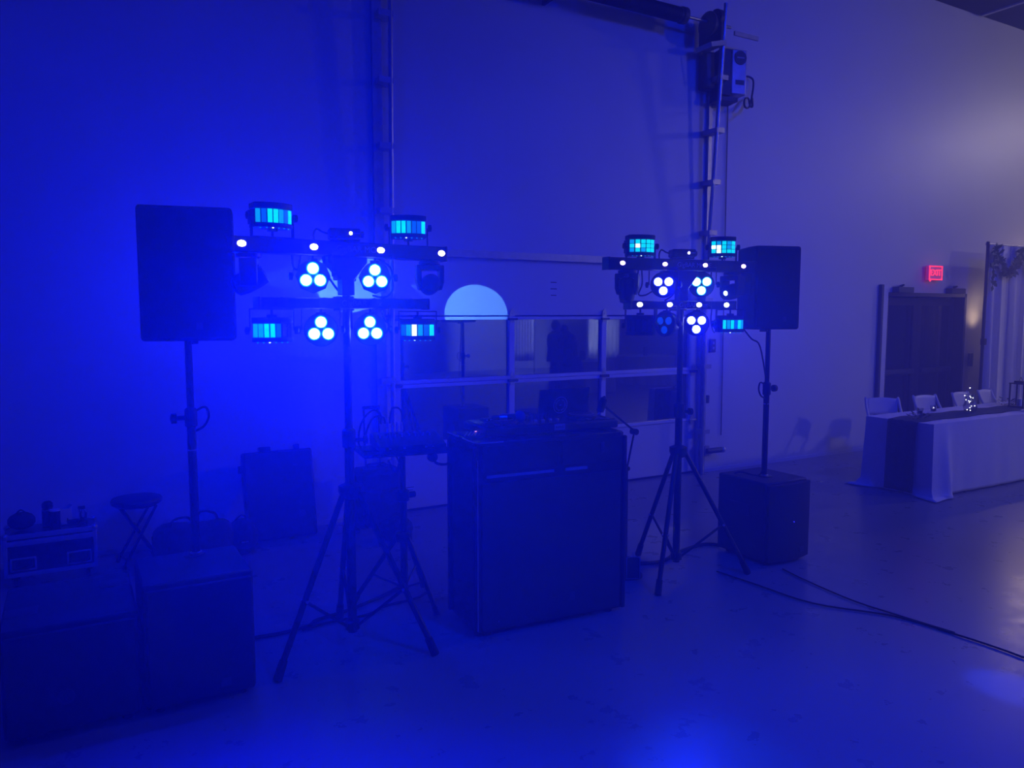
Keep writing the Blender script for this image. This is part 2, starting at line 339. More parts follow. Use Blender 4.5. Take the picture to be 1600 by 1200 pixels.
tag(MB().tube([(6.60, W - 0.012, 4.28), (6.605, W - 0.014, 3.0), (6.615, W - 0.012, 1.6), (6.62, W - 0.014, 0.42)], 0.006, 6).build('wall_cable', 'darksteel'), 'thin dark cable hanging straight down the wall below the door motor', 'cable')
# torsion spring shaft
ts = thing('torsion_spring', (4.4, 6.30, 4.93), 'dark torsion spring and drum on a steel shaft high above the roller door', 'door spring')
ts.rotation_euler = (0, 0, 0)
MB().cyl((-2.2, 0, 0), (1.95, 0, 0), 0.016, n=12).build('shaft', 'alu', ts)
sp = MB(); sp.cyl((0.05, 0, 0), (1.24, 0, 0), 0.068, n=18)
for k in range(60): sp.lathe([(0.068, -0.006), (0.076, 0), (0.068, 0.006)], (0.08 + k * 0.019, 0, 0), (1, 0, 0), 18)
sp.build('spring_coil', 'darksteel', ts)
MB().cyl((1.24, 0, 0), (1.30, 0, 0), 0.085, n=18).build('winding_cone', 'darksteel', ts, 0.006)
boxo('center_plate', 'darksteel', (-0.28, 0.11, -0.02), (0.03, 0.3, 0.18), ts)
sp = MB(); sp.cyl((-1.5, 0, 0), (-0.35, 0, 0), 0.074, n=18); sp.build('spring_coil', 'darksteel', ts)
MB().lathe([(0.05, 0), (0.135, 0.01), (0.135, 0.03), (0.10, 0.05), (0.10, 0.08), (0.12, 0.09), (0.05, 0.10)], (1.60, 0, -0.03), (1, 0.0, 0), 26).build('cable_drum', 'darksteel', ts)
boxo('end_plate', 'darksteel', (1.74, 0.08, -0.05), (0.02, 0.34, 0.26), ts); MB().lathe([(0.04, 0), (0.10, 0.0), (0.10, 0.05), (0.04, 0.05)], (1.72, 0, 0.05), (1, 0, 0), 20).build('sprocket', 'darksteel', ts)
b1 = MB(); b1.box((2.16, -0.03, -0.06), (0.36, 0.02, 0.045)); b1.build('tie_strap', 'steel', ts); boxo('header_bracket', 'steel', (1.72, 0.05, -0.22), (0.22, 0.24, 0.05), ts, rot=(0, -0.25, 0))
MB().tube([(1.75, -0.05, -0.1), (1.77, -0.03, -0.35), (1.79, 0.02, -0.6)], 0.008, 6).build('lift_cable', 'darksteel', ts)
# jackshaft operator
jo = thing('door_opener', (6.44, 6.42, 4.22), 'grey door motor box with a dark oval badge high beside the track', 'door opener', rotz=math.radians(-12))
boxo('housing', 'black', (-0.07, 0.02, 0.26), (0.13, 0.22, 0.50), jo, 0.012); boxo('cover', 'steel', (0.085, 0.0, 0.27), (0.19, 0.2, 0.48), jo, 0.012)
MB().lathe([(0.001, 0), (0.075, 0.0), (0.075, 0.008), (0.001, 0.008)], (0.095, -0.1, 0.42), (0, -1, 0), 24).build('badge', 'black', jo).scale = (1, 1, 1)
boxo('badge_bar', 'greyprint', (0.095, -0.11, 0.42), (0.09, 0.004, 0.014), jo); boxo('window', 'black', (0.095, -0.1, 0.16), (0.11, 0.006, 0.05), jo)
boxo('base_bracket', 'darksteel', (-0.04, 0.02, -0.02), (0.26, 0.2, 0.05), jo, 0.004); boxo('motor', 'darksteel', (-0.24, 0.03, 0.28), (0.15, 0.14, 0.4), jo, 0.03)
tag(MB().tube([(6.60, 6.2, 4.2), (6.66, 6.25, 4.13), (6.80, 6.42, 4.20), (6.86, 6.5, 4.30), (6.78, 6.48, 4.28), (6.70, 6.40, 4.17), (6.82, 6.45, 4.19), (6.92, 6.5, 4.36), (6.95, 6.52, 4.52), (6.88, 6.54, 4.56), (6.83, 6.55, 4.55)], 0.011, 8).build('power_cord', 'darksteel'), 'dark looped power cord hanging beside the door motor', 'cord')

# ------------------------------------------------------------------ glazed exit doors
ed = thing('door_2', (10.61, W + 0.1, 0), 'dark double glazed exit doors in a deep reveal', 'door'); ed['kind'] = 'structure'
f = MB(); f.box((-0.925, -0.0, 1.07), (0.05, 0.2, 2.14)); f.box((0.925, 0.0, 1.07), (0.05, 0.2, 2.14)); f.box((0, 0.0, 2.115), (1.9, 0.2, 0.05)); f.build('door_frame', 'bronze', ed)
for s in (-1, 1):
    lf = MB(); cx = s * 0.45; y = 0.075
    lf.box((cx - 0.40, y, 1.04), (0.095, 0.045, 2.07)); lf.box((cx + 0.40, y, 1.04), (0.095, 0.045, 2.07)); lf.box((cx, y, 2.02), (0.71, 0.045, 0.11)); lf.box((cx, y, 1.02), (0.71, 0.045, 0.09)); lf.box((cx, y, 0.12), (0.71, 0.045, 0.22))
    le = lf.build('door_leaf', 'bronze', ed)
    boxo('glass_pane', 'glass2', (cx, y, 1.515), (0.71, 0.01, 0.9), le); boxo('glass_pane', 'glass2', (cx, y, 0.60), (0.71, 0.01, 0.75), le)
    pb = MB(); pb.box((cx, y - 0.06, 1.03), (0.72, 0.035, 0.055)); pb.box((cx - 0.33, y - 0.035, 1.03), (0.05, 0.05, 0.06)); pb.box((cx + 0.33, y - 0.035, 1.03), (0.05, 0.05, 0.06)); pb.build('push_bar', 'darksteel', le, 0.004)
    c = MB(); c.box((s * 0.62 - 0.05, -0.15, 2.175), (0.34, 0.1, 0.075)); c.tube([(s * 0.62 - 0.1, -0.15, 2.215), (s * 0.62 - 0.2, -0.25, 2.235), (s * 0.62, -0.08, 2.235)], 0.014, 6, False); c.build('door_closer', 'darksteel', ed, 0.006)
tm = MB(); tm.box((9.60, W - 0.012, 1.11), (0.11, 0.024, 2.22)); struct(tm.build('trim_1', 'frame'))
tm = MB(); tm.box((9.50, W - 0.025, 1.12), (0.045, 0.05, 2.24)); struct(tm.build('shadow_line_strip', 'darksteel'))  # dark strip put in as the shadow line left of the white trim
s_ = thing('card_reader', (11.72, W - 0.012, 1.16), 'small dark plate on the wall between the exit doors and the drape', 'switch'); boxo('plate', 'darksteel', (0, 0, 0), (0.10, 0.024, 0.2), s_, 0.005); boxo('slot', 'black', (0, -0.014, 0.02), (0.05, 0.006, 0.09), s_)
ex = thing('exit_sign', (10.62, W - 0.055, 2.42), 'red lit EXIT sign above the double doors', 'exit sign')
boxo('housing', 'sign', (0, 0, 0), (0.31, 0.05, 0.2), ex, 0.006)
text('letters', 'EXIT', 0.122, 'exitred', ex, (0, -0.028, 0), FRONT, 0.003)
fr = MB(); fr.box((0, -0.027, 0.092), (0.31, 0.008, 0.014)); fr.box((0, -0.027, -0.092), (0.31, 0.008, 0.014)); fr.box((-0.148, -0.027, 0), (0.014, 0.008, 0.19)); fr.box((0.148, -0.027, 0), (0.014, 0.008, 0.19)); fr.build('face_frame', 'exitred', ex)
MB().cyl((0, 0.02, 0.0), (0, 0.05, 0.0), 0.07, n=16).build('canopy', 'frame', ex); MB().ball((-0.1, -0.01, -0.108), 0.014, 8).build('lit_red_bead', 'exitred', ex)  # small glowing red bead under the sign

# ================================================================== LOUDSPEAKERS
def sub(loc, size, label, bow=0.0, led=False, handles=False, badge='r', socket=True):
    wx, dy, hz = size
    t = thing('subwoofer', loc, label, 'subwoofer')
    b_ = MB(); b_.box((0, 0.02, hz / 2 + 0.012), (wx, dy - 0.04, hz - 0.024)); b_.build('cabinet', 'blackcoat', t, 0.012)
    if bow:
        poly = [(-wx / 2 + 0.008, -dy / 2 + 0.03)] + [(-wx / 2 + 0.008 + (wx - 0.016) * k / 10, -dy / 2 + 0.006 - bow * (1 - (2 * k / 10 - 1) ** 2)) for k in range(11)] + [(wx / 2 - 0.008, -dy / 2 + 0.03)]
        MB().prism(poly, 0.03, hz - 0.015).build('grille', 'grille', t)
    else: boxo('grille', 'grille', (0, -dy / 2 + 0.012, hz / 2 + 0.01), (wx - 0.03, 0.024, hz - 0.06), t, 0.006)
    for sx_ in (-1, 1):
        for sy_ in (-1, 1): MB().cyl((sx_ * (wx / 2 - 0.06), sy_ * (dy / 2 - 0.07), 0), (sx_ * (wx / 2 - 0.06), sy_ * (dy / 2 - 0.07), 0.014), 0.022, n=10).build('foot', 'rubber', t)
    if socket: MB().lathe([(0.055, 0), (0.055, 0.006), (0.024, 0.006), (0.024, 0.001)], (0.03 if badge == 's' and not bow else -0.02, 0.18 if not bow else -0.02, hz), (0, 0, 1), 20).build('pole_socket', 'blackmetal', t)
    if handles:
        for sx_, yy in ((-1, -0.06), (1, 0.16)): boxo('handle_cup', 'black', (sx_ * (wx / 2 - 0.075), yy, hz + 0.0005), (0.13, 0.11, 0.004), t, 0.002)
    for sx_ in (-1, 1): boxo('side_handle', 'black', (sx_ * (wx / 2), 0.03, hz * 0.62), (0.008, 0.2, 0.09), t, 0.003)
    if badge == 'r':
        bd = MB(); bd.lathe([(0.034, 0), (0.034, 0.004), (0.029, 0.004), (0.029, 0.002), (0.001, 0.002)], (-0.03, -dy / 2, hz * 0.37), (0, -1, 0), 22); bd.build('badge', 'dimprint', t); text('badge_letters', 'R', 0.045, 'black', t, (-0.03, -dy / 2 - 0.004, hz * 0.37), FRONT)
    else: boxo('badge', 'dimprint', (0.1, -dy / 2 - 0.002 - bow * 0.8, hz * 0.16), (0.045, 0.004, 0.04), t, 0.001)
    if led: MB().ball((0.0, -dy / 2 - bow - 0.002, hz * 0.52), 0.005, 8).build('status_light', 'ledstatus', t)
    return t
sub((-0.055, 4.08, 0), (0.535, 0.66, 0.505), 'wide black subwoofer with a round badge at the left front', handles=True, badge='r', socket=False)
sub((0.475, 3.985, 0), (0.49, 0.5, 0.615), 'tall black subwoofer under the left loudspeaker pole', badge='s')
sub((4.57, 4.065, 0), (0.45, 0.51, 0.615), 'black subwoofer with a bowed grille under the right loudspeaker pole', bow=0.035, led=True, badge='s')

def pole(loc, h, label, zc, side):
    t = thing('speaker_pole', loc, label, 'speaker pole')
    MB().cyl((0, 0, 0), (0, 0, h * 0.6), 0.0215, n=16).build('lower_tube', 'blackmetal', t); MB().cyl((0, 0, h * 0.6), (0, 0, h + 0.05), 0.0175, n=16).build('upper_tube', 'blackmetal', t)
    MB().lathe([(0.0215, 0), (0.03, 0.008), (0.03, 0.09), (0.022, 0.1)], (0, 0, zc), (0, 0, 1), 18).build('collar', 'black', t)
    k = MB(); k.cyl((side * 0.03, 0, zc + 0.05), (side * 0.07, 0, zc + 0.05), 0.012, n=10); k.lathe([(0.008, 0), (0.026, 0.004), (0.026, 0.028), (0.01, 0.032)], (side * 0.065, 0, zc + 0.05), (side, 0, 0), 10); k.build('clamp_knob', 'black', t)
    MB().tube([(-side * 0.02, 0, zc + 0.08), (-side * 0.07, 0, zc + 0.1), (-side * 0.085, 0, zc + 0.05), (-side * 0.06, 0, zc), (-side * 0.02, 0, zc - 0.02)], 0.006, 6).build('safety_pin_cord', 'black', t)
    MB().lathe([(0.03, 0), (0.03, 0.012), (0.022, 0.016)], (0, 0, 0.0), (0, 0, 1), 18).build('base_ring', 'alu', t)
    MB().lathe([(0.0218, 0), (0.0225, 0.002), (0.0218, 0.008)], (0, 0, h * 0.6 - 0.12), (0, 0, 1), 16).build('height_ring', 'greyprint', t)
    return t
pole((0.515, 4.165, 0.615), 1.10, 'black telescopic pole carrying the left loudspeaker', 0.66, -1)
pole((4.545, 4.045, 0.615), 1.12, 'black telescopic pole carrying the right loudspeaker', 0.62, 1)

def speaker(loc, wf, wbk, d, h, rotz, label, tilt=0.0):
    t = thing('loudspeaker', loc, label, 'loudspeaker', rotz)
    poly = [(-wf / 2, -d / 2), (wf / 2, -d / 2), (wf / 2, -d * 0.1), (wbk / 2, d / 2), (-wbk / 2, d / 2), (-wf / 2, -d * 0.1)]
    MB().prism(poly, 0, h).build('cabinet', 'blackcoat', t, 0.018, 3)
    g = MB(); g.prism([(-wf / 2 + 0.012, -d / 2 - 0.002)] + [(-wf / 2 + 0.012 + (wf - 0.024) * k / 8, -d / 2 - 0.004 - 0.018 * (1 - (k / 4 - 1) ** 2)) for k in range(9)] + [(wf / 2 - 0.012, -d / 2 - 0.002)], 0.02, h - 0.02); g.build('grille', 'grille', t)
    boxo('badge', 'dimprint', (wf * 0.12, -d / 2 - 0.022, 0.075), (0.03, 0.003, 0.035), t, 0.001)
    for s in (-1, 1): boxo('side_handle', 'black', (s * (wf / 2 - 0.001), -d * 0.22, h * 0.55), (0.01, 0.07, 0.16), t, 0.004)
    boxo('rear_panel', 'blackmetal', (0, d / 2 + 0.001, h * 0.4), (wbk * 0.8, 0.008, h * 0.5), t)
    MB().cyl((0, 0, -0.02), (0, 0, 0.01), 0.03, n=14).build('pole_cup', 'blackmetal', t)
    return t
speaker((0.545, 4.24, 1.715), 0.435, 0.30, 0.36, 0.655, math.radians(-12), 'large black loudspeaker on the left pole, front filling the view')
speaker((4.50, 4.05, 1.735), 0.36, 0.26, 0.36, 0.60, math.radians(-17), 'black loudspeaker on the right pole, turned to show its side')
tag(MB().tube([(4.44, 4.2, 1.74), (4.47, 4.14, 1.66), (4.50, 4.08, 1.6), (4.515, 4.02, 1.3), (4.505, 4.01, 1.1), (4.515, 4.02, 0.85), (4.52, 4.06, 0.63), (4.44, 4.2, 0.63), (4.42, 4.33, 0.55)], 0.006, 6).build('speaker_cable', 'rubber'), 'black cable running down the right speaker pole to the subwoofer', 'cable')

# ================================================================== LIGHT STANDS
def stand(x, y, feet, top, label):
    t = thing('light_stand', (x, y, 0), label, 'light stand')
    MB().cyl((0, 0, 0.09), (0, 0, 1.2), 0.0255, n=16).build('lower_tube', 'blackmetal', t); MB().cyl((0, 0, 1.2), (0, 0, top), 0.0205, n=16).build('upper_tube', 'blackmetal', t)
    MB().lathe([(0.022, 0), (0.036, 0.01), (0.036, 0.1), (0.024, 0.11)], (0, 0, 1.12), (0, 0, 1), 16).build('collar', 'black', t)
    MB().lathe([(0.027, 0), (0.05, 0.01), (0.062, 0.045), (0.062, 0.075), (0.03, 0.09)], (0, 0, 0.84), (0, 0, 1), 18).build('leg_hub', 'black', t)
    MB().lathe([(0.0265, 0), (0.04, 0.008), (0.04, 0.05), (0.0265, 0.06)], (0, 0, 0.1), (0, 0, 1), 16).build('brace_hub', 'black', t)
    k = MB(); k.cyl((0.03, -0.01, 1.165), (0.075, -0.02, 1.165), 0.01, n=8); k.lathe([(0.006, 0), (0.024, 0.004), (0.024, 0.026), (0.006, 0.03)], (0.07, -0.02, 1.165), (1, -0.2, 0), 10); k.build('clamp_knob', 'black', t)
    for fx, fy in feet:
        r = math.hypot(fx, fy); ux, uy = fx / r, fy / r
        top_ = Vector((ux * 0.05, uy * 0.05, 0.875)); bot = Vector((fx * 0.97, fy * 0.97, 0.045))
        lg = MB().cyl(top_, bot, 0.0165, n=12).build('leg', 'blackmetal', t)
        MB().cyl(bot + (top_ - bot) * 0.06, Vector((fx, fy, 0.004)), 0.021, 0.024, n=12).build('rubber_foot', 'rubber', lg)
        m = top_ + (bot - top_) * 0.62
        MB().cyl(m, (ux * 0.035, uy * 0.035, 0.13), 0.009, n=8).build('brace', 'blackmetal', t)
        MB().cyl(m + Vector((-uy, ux, 0)) * 0.024, m - Vector((-uy, ux, 0)) * 0.024, 0.008, n=8).build('pivot_bolt', 'alu', t)
    return t
LX, LY, LA = 1.29, 4.02, math.radians(4.5)
RX, RY, RA = 3.675, 4.045, math.radians(-8)
stand(LX, LY, [(-0.46, -0.20), (0.355, -0.325), (0.06, 0.44)], 2.06, 'black tripod light stand left of the DJ booth')
stand(RX, RY, [(-0.39, -0.262), (0.44, -0.262), (0.04, 0.47)], 2.06, 'black tripod light stand right of the DJ booth')

def at(side, s, z, fwd=0.0):
    x, y, a = (LX, LY, LA) if side == 'L' else (RX, RY, RA)
    return (x + s * math.cos(a) + fwd * math.sin(a), y + s * math.sin(a) - fwd * math.cos(a), z)
def bar(side, half, z, h, label, txt, leds, ledm, sock):
    a = LA if side == 'L' else RA
    t = thing('light_bar', at(side, 0, z), label, 'light bar', a)
    boxo('bar_body', 'blackmetal', (0, 0, 0), (2 * half, 0.09, h), t, 0.006)
    for s in (-1, 1): boxo('end_cap', 'black', (s * (half + 0.006), 0, 0), (0.012, 0.094, h + 0.006), t, 0.003)
    text('printed_name', txt, 0.045, 'greyprint', t, (0.07, -0.0465, 0.0), FRONT)
    for x in leds:
        ho = MB().lathe([(0.001, 0), (0.027, 0), (0.028, 0.005), (0.022, 0.007)], (x, -0.043, 0.002), (0, -1, 0), 18).build('strobe_bezel', 'black', t)
        if ledm: MB().ball((x, -0.049, 0.002), 0.019 if ledm != 'leduv' else 0.017, 12, (1.2, 0.5, 0.85)).build('strobe_lens', ledm, t)
    if sock:
        mt = Matrix.Rotation(PI / 2, 4, 'X')
        MB().prism([(-0.11, -h / 2 - 0.001), (-0.11, -h / 2 - 0.03), (-0.035, -0.16), (-0.035, -0.24), (0.035, -0.24), (0.035, -0.16), (0.11, -h / 2 - 0.03), (0.11, -h / 2 - 0.001)], -0.035, 0.035, mt).build('pole_adapter', 'blackmetal', t, 0.004)
    else:
        for s in (-1, 1): boxo('pole_clamp', 'black', (0.0 + s * 0.033, 0.03, 0), (0.012, 0.09, h + 0.02), t, 0.003)
        boxo('pole_clamp', 'black', (0, 0.07, 0), (0.09, 0.012, h + 0.02), t, 0.003)
    return t
bar('L', 0.585, 2.188, 0.078, 'upper light bar across the left stand with four lit dots', 'GigBAR MOVE', [-0.552, -0.19, 0.182, 0.555], 'ledwhite', True)
bar('L', 0.468, 1.903, 0.056, 'lower light bar across the left stand below the moving heads', 'GigBAR Flex', [-0.36, -0.14, 0.14, 0.36], None, False)
bar('R', 0.585, 2.180, 0.078, 'upper light bar across the right stand with violet dots', 'GigBAR MOVE', [-0.495, -0.168, 0.157, 0.48], 'leduv', True)
bar('R', 0.42, 1.908, 0.056, 'lower light bar across the right stand with four lit white strobes', 'GigBAR Flex', [-0.36, -0.125, 0.113, 0.343], 'ledstrobe', False)

def bracket(t, wd, z0, z1, th=0.012, dep=0.03):
    """U bracket: two arms and a cross piece at z1"""
    b_ = MB(); s = 1 if z1 > z0 else -1
    b_.box((-wd / 2, 0, (z0 + z1) / 2), (th * 0.5, dep, abs(z1 - z0))); b_.box((wd / 2, 0, (z0 + z1) / 2), (th * 0.5, dep, abs(z1 - z0))); b_.box((0, 0, z1 - s * th * 0.25), (wd + th * 0.5, dep, th * 0.5))
    b_.build('bracket', 'blackmetal', t, 0.002)
    for q in (-1, 1):
        k = MB(); k.lathe([(0.005, 0), (0.02, 0.003), (0.02, 0.02), (0.005, 0.024)], (q * (wd / 2 + 0.002), 0, z0), (q, 0, 0), 10); k.build('tilt_knob', 'black', t)
    k = MB(); k.lathe([(0.006, 0), (0.006, 0.03), (0.026, 0.032), (0.026, 0.046), (0.006, 0.05)], (0, 0, z1), (0, 0, -s), 12); k.build('mount_knob', 'black', t)
def derby(side, s, z, up, yaw, mats, label, wd=0.19, hp=0.07, rows=1, fwd=0.0):
    """curved-window effect light; up=True stands on the bar, else hangs below; z is its centre"""
    a = (LA if side == 'L' else RA) + yaw
    t = thing('derby_light', at(side, s, z, fwd), label, 'derby light', a)
    R = wd * 0.78; ah = math.asin(wd / 2 / R); yc = R * math.cos(ah)
    def arc(q, r): return (r * math.sin(q), -r * math.cos(q) + yc - 0.02)
    N = 12
    shell = [arc(-ah + 2 * ah * k / N, R + 0.006) for k in range(N + 1)] + [(wd / 2, 0.06), (wd / 2 - 0.03, 0.09), (-wd / 2 + 0.03, 0.09), (-wd / 2, 0.06)]
    MB().prism(shell, hp / 2, hp / 2 + 0.03).build('top_housing', 'black', t, 0.004)
    MB().prism(shell, -hp / 2 - 0.022, -hp / 2).build('bottom_housing', 'black', t, 0.003)
    boxo('rear_housing', 'black', (0, 0.05, 0), (wd - 0.006, 0.075, hp), t)
    n_ = len(mats) // rows
    for r_ in range(rows):
        z0 = -hp / 2 + hp * r_ / rows + 0.002; z1 = -hp / 2 + hp * (r_ + 1) / rows - 0.002
        for i in range(n_):
            q0 = -ah + 2 * ah * (i + 0.12) / n_; q1 = -ah + 2 * ah * (i + 0.88) / n_
            poly = [arc(q0, R), arc(q1, R), arc(q1, R - 0.006), arc(q0, R - 0.006)]
            MB().prism(poly, z0, z1).build('lens_pane', mats[r_ * n_ + i], t)
    core = [arc(-ah + 2 * ah * k / N, R - 0.008) for k in range(N + 1)]
    MB().prism(core + [(wd / 2 - 0.01, 0.02), (-wd / 2 + 0.01, 0.02)], -hp / 2 + 0.001, hp / 2 - 0.001).build('lens_core', 'black', t)
    if any(m in ('pane1', 'pane4') for m in mats):
        for k in range(6):
            x, y = arc(-ah * 0.75 + 1.5 * ah * k / 5, R - 0.004); MB().ball((x, y, -hp / 2 - 0.024), 0.005, 8, (1, 1, 0.6)).build('edge_led', 'pane4' if k == 2 else 'pane2', t)
    bracket(t, wd + 0.022, 0.0, -hp / 2 - 0.07 if up else hp / 2 + 0.075)
    return t
A1, A2, A3, A4, AO = 'pane1', 'pane2', 'pane3', 'pane4', 'paneoff'
derby('L', -0.385, 2.333, True, math.radians(4), [A2, A3, A1, A1, A2, A3, A1], 'derby light with cyan panes standing on the left bar near the loudspeaker')
derby('L', 0.372, 2.325, True, math.radians(-22), [A2, A1, A1, A2, A3, A3, A1], 'derby light with cyan panes standing on the right half of the left bar')
derby('L', -0.40, 1.765, False, math.radians(-14), [A2, A2, A1, A1, A3, AO, AO], 'derby light hanging under the left end of the lower left bar', hp=0.072)
derby('L', 0.425, 1.757, False, math.radians(-30), [A3, A2, A4, A2, A3, A1], 'derby light with one white pane hanging in front of the window', hp=0.066)
gridm = [A2, A1, A2, A1, A1, A1, A4, A1, A1, A1, A2, A1, A1, A1, A1]
derby('R', -0.33, 2.300, True, math.radians(-10), gridm, 'derby light with a glowing grid standing on the left of the right bar', wd=0.18, hp=0.085, rows=3)
derby('R', 0.335, 2.312, True, math.radians(-24), [A1, A4, A1, A1, A1, A4, A4, A1, A2, A1, A1, A2, A1, A2, A1], 'derby light with a glowing grid standing beside the right loudspeaker', wd=0.17, hp=0.085, rows=3)
derby('R', -0.325, 1.768, False, math.radians(-45), [AO] * 10, 'unlit derby light hanging under the lower right bar', wd=0.18, hp=0.085, rows=2)
derby('R', 0.415, 1.773, False, math.radians(-18), [AO, A1, A2, A1, A3, A1, A2], 'derby light with cyan panes tucked against the right loudspeaker', wd=0.18, hp=0.066)

def par(side, s, z, yaw, ledm, flip, label, lit=True, r=0.088, octagon=False):
    a = (LA if side == 'L' else RA) + yaw
    t = thing('par_light', at(side, s, z), label, 'par light', a)
    nn = 8 if octagon else 24
    MB().lathe([(0.05, 0.0), (r * 0.86, 0.03), (r * 0.92, 0.075)], (0, 0.075, 0), (0, -1, 0), 24).build('housing', 'black', t)
    MB().lathe([(r * 0.9, 0), (r, 0.004), (r, 0.024), (r * 0.93, 0.026), (r * 0.93, 0.018), (0.001, 0.018)], (0, 0.002, 0), (0, -1, 0), nn).build('face_ring', 'black', t)
    for k in range(3):
        q = PI / 2 + k * 2 * PI / 3 + (PI if flip else 0); x, zz = 0.041 * math.cos(q), 0.041 * math.sin(q)
        le = MB().lathe([(0.034, 0), (0.034, 0.006), (0.03, 0.008)], (x, -0.016, zz), (0, -1, 0), 16).build('lens_bezel', {'ledcyan': 'halocyan', 'ledblue': 'haloblue'}.get(ledm, 'black'), t)  # bezels of lit pars glow to imitate the bloom around each LED
        MB().ball((x, -0.024, zz), 0.0275, 14, (1, 0.35, 1)).build('led_lens', ledm, le)
    bracket(t, 2 * r + 0.02, 0.0, r + 0.035, dep=0.035)
    return t
cy_ = math.radians(-16)
par('L', -0.18, 2.042, math.radians(-20), 'ledcyan', False, 'cyan lit par light hanging left of the left stand pole, upper row', octagon=True)
par('L', 0.168, 2.044, math.radians(-24), 'ledcyan', False, 'cyan lit par light hanging right of the left stand pole, upper row', octagon=True)
par('L', -0.143, 1.765, math.radians(-20), 'ledcyan', False, 'glowing par light hanging left of the left stand pole, lower row')
par('L', 0.135, 1.764, math.radians(-26), 'ledcyan', False, 'par light with three round LEDs right of the left stand pole, lower row')
par('R', -0.145, 2.045, math.radians(-36), 'ledblue', True, 'blue lit par light hanging left of the right stand pole, upper row')
par('R', 0.165, 2.050, math.radians(-36), 'ledcyan', True, 'cyan lit par light hanging right of the right stand pole, upper row')
par('R', -0.115, 1.780, math.radians(-72), 'bluelens', True, 'dim par light turned sideways under the lower right bar')
par('R', 0.13, 1.782, math.radians(-36), 'ledblue', True, 'blue lit par light hanging right of the right stand pole, lower row')

def mover(side, s, ztop, yaw, tilt, label, logo=False, glint=False):
    a = (LA if side == 'L' else RA) + yaw
    t = thing('moving_head', at(side, s, ztop), label, 'moving head', a)
    MB().lathe([(0.05, 0), (0.062, -0.004), (0.062, -0.02), (0.045, -0.026)], (0, 0, 0), (0, 0, 1), 20).build('base', 'black', t)
    y = MB(); y.prism([(-0.078, -0.024), (0.078, -0.024), (0.078, -0.12), (0.064, -0.165), (0.05, -0.165), (0.05, -0.055), (-0.05, -0.055), (-0.05, -0.165), (-0.064, -0.165), (-0.078, -0.12)], -0.042, 0.042, Matrix.Rotation(PI / 2, 4, 'X'))
    y.build('yoke', 'black', t, 0.006)
    hd = bpy.data.objects.new('head', None)
    h = MB(); h.lathe([(0.03, -0.085), (0.05, -0.07), (0.056, -0.02), (0.052, 0.05), (0.045, 0.075), (0.045, 0.08), (0.036, 0.08), (0.036, 0.072), (0.001, 0.072)], (0, 0, 0), (0, -1, 0), 20)
    ho = h.build('head', 'black', t); ho.location = (0, 0, -0.135); ho.rotation_euler = (tilt, 0, 0); bpy.data.objects.remove(hd)
    MB().ball((0, -0.072, 0), 0.018 if glint else 0.034, 14, (1, 0.4, 1)).build('lens', 'pane4' if glint else 'lens', ho)  # glint: a reflected sparkle made as a small glowing ball
    for q in (-1, 1): MB().cyl((q * 0.05, 0, 0), (q * 0.06, 0, 0), 0.02, n=12).build('pivot_cap', 'blackmetal', ho)
    if logo: text('emblem', 'ZB', 0.03, 'greyprint', t, (0.0, -0.0435, -0.04), FRONT)
    return t
mover('L', -0.505, 2.148, math.radians(70), math.radians(-25), 'moving head beside the left loudspeaker, hanging from the upper bar')
mover('L', 0.505, 2.148, math.radians(160), math.radians(8), 'moving head at the right end of the left upper bar, facing the wall')
mover('R', -0.43, 2.140, math.radians(-38), math.radians(75), 'moving head with a pale emblem at the left end of the right upper bar', logo=True)
mover('R', 0.425, 2.140, math.radians(-75), math.radians(10), 'moving head next to the right loudspeaker, lens glint made to glow', glint=True)

def laser(side, s, z, label, aperture):
    a = LA if side == 'L' else RA
    t = thing('laser_effect', at(side, s, z), label, 'laser light', a + math.radians(-16))
    boxo('housing', 'black', (0, 0, 0), (0.165, 0.11, 0.052), t, 0.008); boxo('face_plate', 'blackmetal', (0, -0.057, 0), (0.15, 0.004, 0.042), t, 0.001)
    MB().ball((0.028, -0.06, 0.0), 0.009, 10, (1, 0.5, 1)).build('aperture', aperture, t); boxo('print', 'greyprint', (0.058, -0.0595, 0.0), (0.03, 0.001, 0.006), t)
    b_ = MB(); b_.box((0, 0, -0.034), (0.15, 0.03, 0.008)); b_.box((-0.079, 0, -0.02), (0.006, 0.03, 0.036)); b_.box((0.079, 0, -0.02), (0.006, 0.03, 0.036)); b_.build('bracket', 'blackmetal', t)
    MB().lathe([(0.005, 0), (0.018, 0.003), (0.018, 0.018), (0.005, 0.02)], (0.084, 0, 0), (1, 0, 0), 10).build('tilt_knob', 'black', t)
    MB().tube([(-0.08, 0.02, 0.0), (-0.11, 0.02, 0.01), (-0.14, 0.02, 0.025), (-0.155, 0.02, 0.0), (-0.155, 0.02, -0.035)], 0.005, 6).build('power_lead', 'rubber', t)
    return t
laser('L', -0.005, 2.269, 'small black laser box on the middle of the left bar', 'ledstrobe')
laser('R', 0.0, 2.261, 'small black laser box on the middle of the right bar', 'ledwhite')

